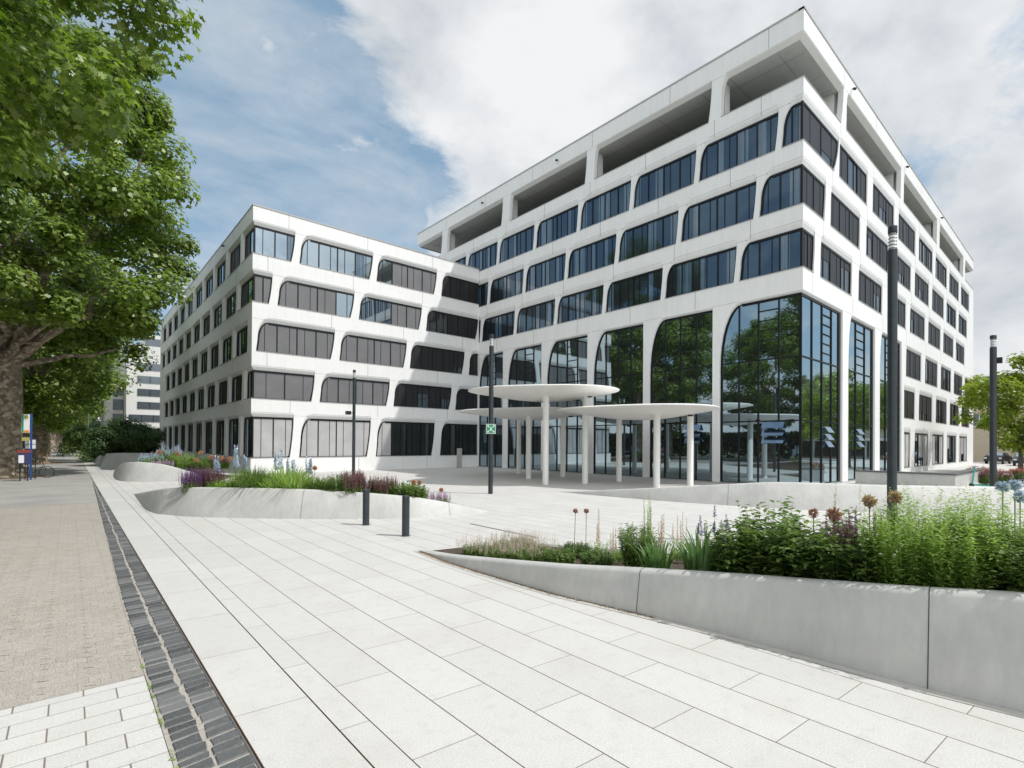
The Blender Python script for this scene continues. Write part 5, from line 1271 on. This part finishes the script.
# ------------------------------------------------------------------ background buildings
def ribbon_building(name, label, x0, x1, y0, y1, H, wall, glass, rows, gap=(.9, 1.6), base=0, fac='S'):
    root = thing(name, ((x0 + x1) / 2, (y0 + y1) / 2, 0), label, 'building')
    m = MB(); m.box(x0, x1, y0, y1, 0, H); m.build('wall', wall, root)
    return root
FARW = simple('far_render', (.58, .57, .55), .7, var=.05)
GF = mat_glass('far_glass', (.6, .7, .75), .15, base=(.02, .025, .03))
fb = ribbon_building('distant_office', 'distant white office block with dark ribbon windows between the trees and the wing', 9.4, 34, 140, 175, 23.4, FARW, GF, 6)
for k, z in enumerate((17.9, 15.0, 12.1, 9.2, 6.3, 3.2)):
    xa = 11.4 if k < 4 else 9.9
    m = MB(); m.box(xa, 33, 139.9, 140.3, z, z + 1.6); w = m.build('window', GF, fb)
    fm = MB()
    for j in range(9): fm.box(xa + j * 2.2, xa + .1 + j * 2.2, 139.82, 139.95, z, z + 1.6)
    fm.build('frame', FRAME, w)
m = MB(); m.box(13.0, 30, 143, 165, 23.4, 26.4); m.build('roof_storey', FARW, fb)
m = MB(); m.box(12.9, 30, 142.85, 143.2, 23.9, 25.6); m.build('window', GF, fb)
m = MB(); m.box(6.2, 9.3, 146, 170, 0, 15.5); sb = m.build('side_block', FARW, fb)
for k in range(4):
    m = MB(); m.box(7.4, 9.2, 145.8, 146.2, 2.5 + k * 3.3, 4.9 + k * 3.3); m.build('balcony_opening', GF, fb)
# beige building right
BEI = simple('beige_render', (.50, .43, .33), .8, var=.06)
bb = thing('beige_building', (110, 5, 0), 'beige rendered building with flat dark eaves behind the yellow green tree', 'building')
m = MB(); m.box(100, 125, -25, 34, 0, 11.8); m.build('wall', BEI, bb)
m = MB(); m.box(98.8, 126, -26, 35, 11.8, 12.25); rf = m.build('roof', simple('eaves_grey', (.16, .155, .15), .7), bb)
m = MB(); m.box(107, 109, 5, 7, 12.25, 13.6); ch = m.build('chimney', BEI, rf)
for k in range(8):
    for z in (5.2, 8.6):
        y = -22 + k * 6.5
        m = MB(); m.box(99.9, 100.2, y, y + 1.5, z, z + 1.7); w = m.build('window', GF, bb)
        m = MB(); m.box(99.84, 99.95, y - .1, y + 1.6, z - .12, z - .02); m.box(99.84, 99.93, y + .71, y + .79, z, z + 1.7); m.build('frame', SWHITE, w)
m = MB(); m.box(97, 100, -24, 4.5, 3.0, 3.4); m.build('porch_roof', SWHITE, bb)
for k in range(8):
    m = MB(); m.box(97.2, 97.5, -23 + k * 3.8, -22.7 + k * 3.8, 0, 3.0); m.build('porch_column', SWHITE, bb)
m = MB(); m.box(99.9, 100.1, -24, 4.5, .3, 2.9); m.build('shop_window', GF, bb)

# ------------------------------------------------------------------ cars
def car(x, y, rz, paint, label, group='parked cars'):
    root = thing('parked_car', (0, 0, 0), label, 'car', group)
    L2, Wd = 2.15, .87
    prof = [(-2.15, .35), (-2.15, .75), (-2.0, .92), (-1.1, 1.0), (-.55, 1.42), (.65, 1.45), (1.35, 1.05), (2.0, .95), (2.15, .7), (2.15, .35)]
    m = MB(); n = len(prof)
    def wy(z): return Wd if z < 1.02 else Wd - (z - 1.02) * .45
    l = [(px, -wy(pz), pz) for px, pz in prof]; r = [(px, wy(pz), pz) for px, pz in prof]
    m.add(l + r, [tuple(range(n)), tuple(reversed(range(n, 2 * n)))] + [(i, n + i, n + (i + 1) % n, (i + 1) % n) for i in range(n)])
    m.build('body', paint, root, smooth=35)
    m = MB()
    for s_ in (-1, 1):
        q = [(-1.0, s_ * (wy(1.05) + .004), 1.05), (-.5, s_ * (wy(1.37) + .004), 1.37), (.6, s_ * (wy(1.39) + .004), 1.39), (1.15, s_ * (wy(1.08) + .004), 1.08)]; m.add(q, [(0, 1, 2, 3)])
    m.quad((-1.08, -.72, 1.03), (-1.08, .72, 1.03), (-.60, .62, 1.40), (-.60, -.62, 1.40)); m.quad((.72, -.62, 1.43), (.72, .62, 1.43), (1.32, .72, 1.08), (1.32, -.72, 1.08))
    for v_i, v in enumerate(m.v):
        if abs(abs(v[1]) - .72) < .001 or abs(abs(v[1]) - .62) < .001: m.v[v_i] = (v[0] + (-.02 if v[0] < 0 else .02), v[1], v[2] + .015)
    m.build('windows', GLASS_DARK, root)
    for px in (-1.35, 1.35):
        for s_ in (-1, 1):
            m = MB(); m.tube([(px, s_ * .70, .32), (px, s_ * .89, .32)], .32, 20); w = m.build('wheel', RUBBER, root, smooth=40)
            m = MB(); m.tube([(px, s_ * .885, .32), (px, s_ * .90, .32)], .19, 16); m.build('rim', simple('rim', (.5, .5, .5), .3, .8), w)
    for s_ in (-1, 1):
        m = MB(); m.box(2.10, 2.165, s_ * .7 - .13, s_ * .7 + .13, .68, .82); m.build('headlight', LAMPGL, root)
        m = MB(); m.box(-2.165, -2.10, s_ * .72 - .1, s_ * .72 + .1, .72, .86); m.build('tail_light', simple('tail_red', (.4, .02, .02), .3), root)
    root.location = (x, y, 0); root.rotation_euler = (0, 0, rz); return root
def paint(n, c): 
    m = simple(n, c, .3, .3); m.node_tree.nodes['Principled BSDF'].inputs['Coat Weight'].default_value = .6; return m
DK = paint('dark_blue_paint', (.02, .03, .05)); RD = paint('red_paint', (.35, .03, .02)); SV = paint('silver_paint', (.45, .46, .48)); BK = paint('black_paint', (.012, .012, .014))
car(90.5, 8.4, 3.0, BK, 'black parked car just right of the end of the white building')
car(84, 5.6, 3.2, DK, 'dark blue parked car before the beige porch, left of the red one')
car(83, 3.1, 3.1, RD, 'red parked car at the right edge before the porch')
car(-9.2, 22, 1.57, SV, 'silver car parked on the street, mirrored in the hall glass')
car(-9.2, 52, 1.57, DK, 'dark blue car parked on the street beyond the nearest trunk', 'cars parked along the street')

# ------------------------------------------------------------------ bikes, scooter
def bicycle(x, y, rz, col, label, group='bicycles'):
    root = thing('bicycle', (0, 0, 0), label, 'bicycle', group)
    for px in (-.52, .52):
        m = MB(); n = 28; pts = [(px + .33 * math.cos(2 * math.pi * k / n), 0, .34 + .33 * math.sin(2 * math.pi * k / n)) for k in range(n + 1)]
        m.tube(pts, .018, 6, cap=False); w = m.build('wheel', RUBBER, root, smooth=60)
        m = MB()
        for k in range(12):
            a = math.pi * k / 6; m.tube([(px, 0, .34), (px + .32 * math.cos(a), 0, .34 + .32 * math.sin(a))], .003, 4)
        m.build('spokes', simple('spoke', (.4, .4, .4), .3, .8), w)
    m = MB()
    for a, b in (((-.52, 0, .34), (-.12, 0, .30)), ((-.12, 0, .30), (.36, 0, .72)), ((-.12, 0, .30), (-.24, 0, .86)), ((-.22, 0, .78), (.33, 0, .82)), ((-.52, 0, .34), (-.22, 0, .76)), ((.33, 0, .92), (.52, 0, .34))): m.tube([a, b], .017, 7)
    m.build('frame', col, root)
    m = MB(); m.tube([(.33, 0, .92), (.31, 0, 1.02)], .015, 6); m.tube([(.36, -.29, 1.03), (.31, -.1, 1.02), (.31, .1, 1.02), (.36, .29, 1.03)], .014, 6); m.build('handlebar', BLACKM, root)
    m = MB(); m.add([(-.38, -.07, .90), (-.38, .07, .90), (-.1, .02, .89), (-.1, -.02, .89), (-.38, -.07, .86), (-.38, .07, .86), (-.1, .02, .87), (-.1, -.02, .87)], [(0, 1, 2, 3), (7, 6, 5, 4), (0, 4, 5, 1), (1, 5, 6, 2), (2, 6, 7, 3), (3, 7, 4, 0)]); m.build('saddle', BLACKM, root)
    root.location = (x, y, 0); root.rotation_euler = (0.06, 0, rz); return root
BKF = simple('bike_black', (.02, .02, .022), .4)
bicycle(31.6, 2.35, .9, BKF, 'black bicycle just right of the lamp post at the right edge')
bicycle(32.4, 1.7, 1.1, BKF, 'black bicycle standing behind the first one at the right edge')
bicycle(33.2, 1.2, .8, simple('bike_grey', (.1, .1, .11), .4), 'grey bicycle cut by the right frame edge')
bicycle(-1.5, 41.2, .1, BKF, 'black bicycle leaning by the bus stop beside the nearest trunk', None)
TEAL = simple('teal_paint', (.03, .38, .32), .35)
sco = thing('kick_scooter', (37.4, 4.1, 0), 'teal rental kick scooter standing left of the lamp post at the right edge', 'scooter')
m = MB(); m.tube([(.45, 0, .16), (.34, 0, 1.15)], .035, 8); o = m.build('stem', TEAL, None); o.parent = sco
m = MB(); m.box(-.42, .36, -.08, .08, .12, .19); o = m.build('deck', TEAL, None); o.parent = sco
m = MB(); m.tube([(.34, -.25, 1.15), (.34, .25, 1.15)], .02, 8); o = m.build('handlebar', BLACKM, None); o.parent = sco
for px in (-.5, .48):
    m = MB(); m.tube([(px, -.03, .12), (px, .03, .12)], .12, 16); o = m.build('wheel', RUBBER, None); o.parent = sco
sco.rotation_euler = (0, 0, 1.2)

# ------------------------------------------------------------------ bus stop
bs = thing('bus_stop_sign', (-1.62, 39.6, 0), 'bus stop pole with white, orange and blue boards beside the nearest trunk', 'sign')
BLUEP = simple('stop_blue', (.02, .07, .24), .4); YEL = simple('stop_yellow', (.75, .6, .05), .4); ORG = simple('stop_orange', (.75, .28, .04), .4)
m = MB(); m.box(-1.66, -1.57, 39.58, 39.64, 0, 3.75); m.build('pole', BLUEP, bs)
m = MB(); m.box(-2.02, -1.68, 39.57, 39.61, 2.65, 3.7); pn = m.build('panel', SWHITE, bs)
m = MB(); m.box(-2.01, -1.93, 39.56, 39.568, 2.67, 3.68); m.build('green_stripe', GREEN, pn)
m = MB(); m.box(-1.92, -1.70, 39.56, 39.568, 2.67, 2.80); m.build('orange_stripe', ORG, pn)
m = MB(); m.box(-1.90, -1.74, 39.56, 39.568, 3.45, 3.62); m.build('yellow_mark', YEL, pn)
for xa, xb, za, zb in ((-1.885, -1.865, 3.47, 3.60), (-1.775, -1.755, 3.47, 3.60), (-1.865, -1.775, 3.525, 3.545)):
    m = MB(); m.box(xa, xb, 39.552, 39.559, za, zb); m.build('letter_stroke', GREEN, pn)
m = MB(); m.box(-2.0, -1.68, 39.57, 39.61, 2.2, 2.4); m.build('line_number_board', simple('board_ochre', (.42, .36, .12), .5), bs)
tt = thing('timetable_case', (-1.6, 39.9, 0), 'white timetable case in a dark frame below the bus stop sign', 'notice board')
m = MB(); m.box(-1.90, -1.40, 39.86, 39.94, 1.72, 2.30); m.build('frame', simple('slate_frame', (.06, .10, .18), .4), tt)
for za in (1.76, 2.03):
    m = MB(); m.box(-1.86, -1.44, 39.845, 39.858, za, za + .23); m.build('sheet', SWHITE, tt)
for x in (-1.86, -1.44):
    m = MB(); m.box(x - .02, x + .02, 39.87, 39.93, 0, 1.72); m.build('leg', BLACKM, tt)
nb = thing('newspaper_box', (-1.85, 38.6, 0), 'blue and red newspaper box with white sheet at the foot of the bus stop', 'box')
m = MB(); m.box(-2.1, -1.6, 38.4, 38.75, .95, 1.55); m.build('case', simple('box_violet', (.04, .04, .13), .5), nb)
m = MB(); m.box(-2.12, -1.58, 38.385, 38.77, 1.55, 1.70); m.build('lid', simple('box_red', (.28, .05, .04), .5), nb)
m = MB(); m.box(-2.06, -1.84, 38.385, 38.398, 1.0, 1.42); m.build('poster', SWHITE, nb)
for x in (-2.0, -1.7):
    m = MB(); m.box(x - .025, x + .025, 38.5, 38.65, 0, .95); m.build('leg', BLACKM, nb)
mast = thing('light_mast', (.95, 92, 0), 'thin pale grey mast beside the far path', 'mast')
m = MB(); m.tube([(.95 + 1.0, 92, 0), (.95 + 1.0, 92, 6.5)], .09, 10); m.build('pole', simple('galv', (.5, .5, .5), .4, .5), mast)
m = MB(); m.box(1.8, 2.5, 91.9, 92.1, 2.6, 3.8); m.build('box', simple('galv2', (.5, .5, .5), .5), mast)

# ------------------------------------------------------------------ person walking far away
def person(x, y, face, top, trousers, label):
    root = thing('person', (x, y, 0), label, 'person')
    J = {'pel': (0, 0, .95), 'wa': (0, 0, 1.1), 'ch': (0, 0, 1.33), 'ne': (0, 0, 1.50), 'he': (0, .02, 1.62), 'ht': (0, .02, 1.72),
         'sl': (-.18, 0, 1.42), 'el': (-.24, -.04, 1.14), 'wl': (-.25, .08, .90), 'hl': (-.25, .12, .82), 'sr': (.18, 0, 1.42), 'er': (.24, .0, 1.14), 'wr': (.25, -.12, .92), 'hr': (.25, -.15, .84),
         'kl': (-.10, .14, .50), 'al': (-.10, .10, .08), 'tl': (-.10, .26, .04), 'kr': (.10, -.02, .50), 'ar': (.10, -.28, .12), 'tr': (.10, -.16, .04), 'pl': (-.10, 0, .90), 'pr': (.10, 0, .90)}
    R = {'pel': .13, 'wa': .125, 'ch': .15, 'ne': .06, 'he': .095, 'ht': .075, 'sl': .065, 'el': .048, 'wl': .033, 'hl': .035, 'sr': .065, 'er': .048, 'wr': .033, 'hr': .035, 'kl': .065, 'al': .042, 'tl': .035, 'kr': .065, 'ar': .042, 'tr': .035, 'pl': .095, 'pr': .095}
    E_ = [('pel', 'wa'), ('wa', 'ch'), ('ch', 'ne'), ('ne', 'he'), ('he', 'ht'), ('ch', 'sl'), ('sl', 'el'), ('el', 'wl'), ('wl', 'hl'), ('ch', 'sr'), ('sr', 'er'), ('er', 'wr'), ('wr', 'hr'), ('pel', 'pl'), ('pl', 'kl'), ('kl', 'al'), ('al', 'tl'), ('pel', 'pr'), ('pr', 'kr'), ('kr', 'ar'), ('ar', 'tr')]
    ks = list(J); me = bpy.data.meshes.new('body'); me.from_pydata([J[k] for k in ks], [(ks.index(a), ks.index(b)) for a, b in E_], [])
    o = bpy.data.objects.new('body', me); COL.objects.link(o); o.parent = root
    md = o.modifiers.new('skin', 'SKIN'); sv_ = me.skin_vertices[0].data
    for i, k in enumerate(ks): sv_[i].radius = (R[k], R[k] * .85); sv_[i].use_root = (k == 'pel')
    o.modifiers.new('sub', 'SUBSURF').levels = 1
    m_, t, b = newmat('clothed_body'); tc_ = N(t, 'ShaderNodeTexCoord'); s = N(t, 'ShaderNodeSeparateXYZ'); t.links.new(tc_.outputs['Object'], s.inputs[0])
    t.links.new(RAMP(t, MATH(t, 'DIVIDE', s.outputs[2], 2.0), [(0.0, (.02, .02, .02)), (.05, trousers), (.47, top), (.745, (.45, .28, .2)), (.82, (.06, .04, .03))], 'CONSTANT'), b.inputs['Base Color'])
    me.materials.append(m_)
    root.rotation_euler = (0, 0, face); return root
person(-.75, 95, 3.0, (.05, .12, .22), (.03, .04, .08), 'person in blue top walking far down the shaded path')
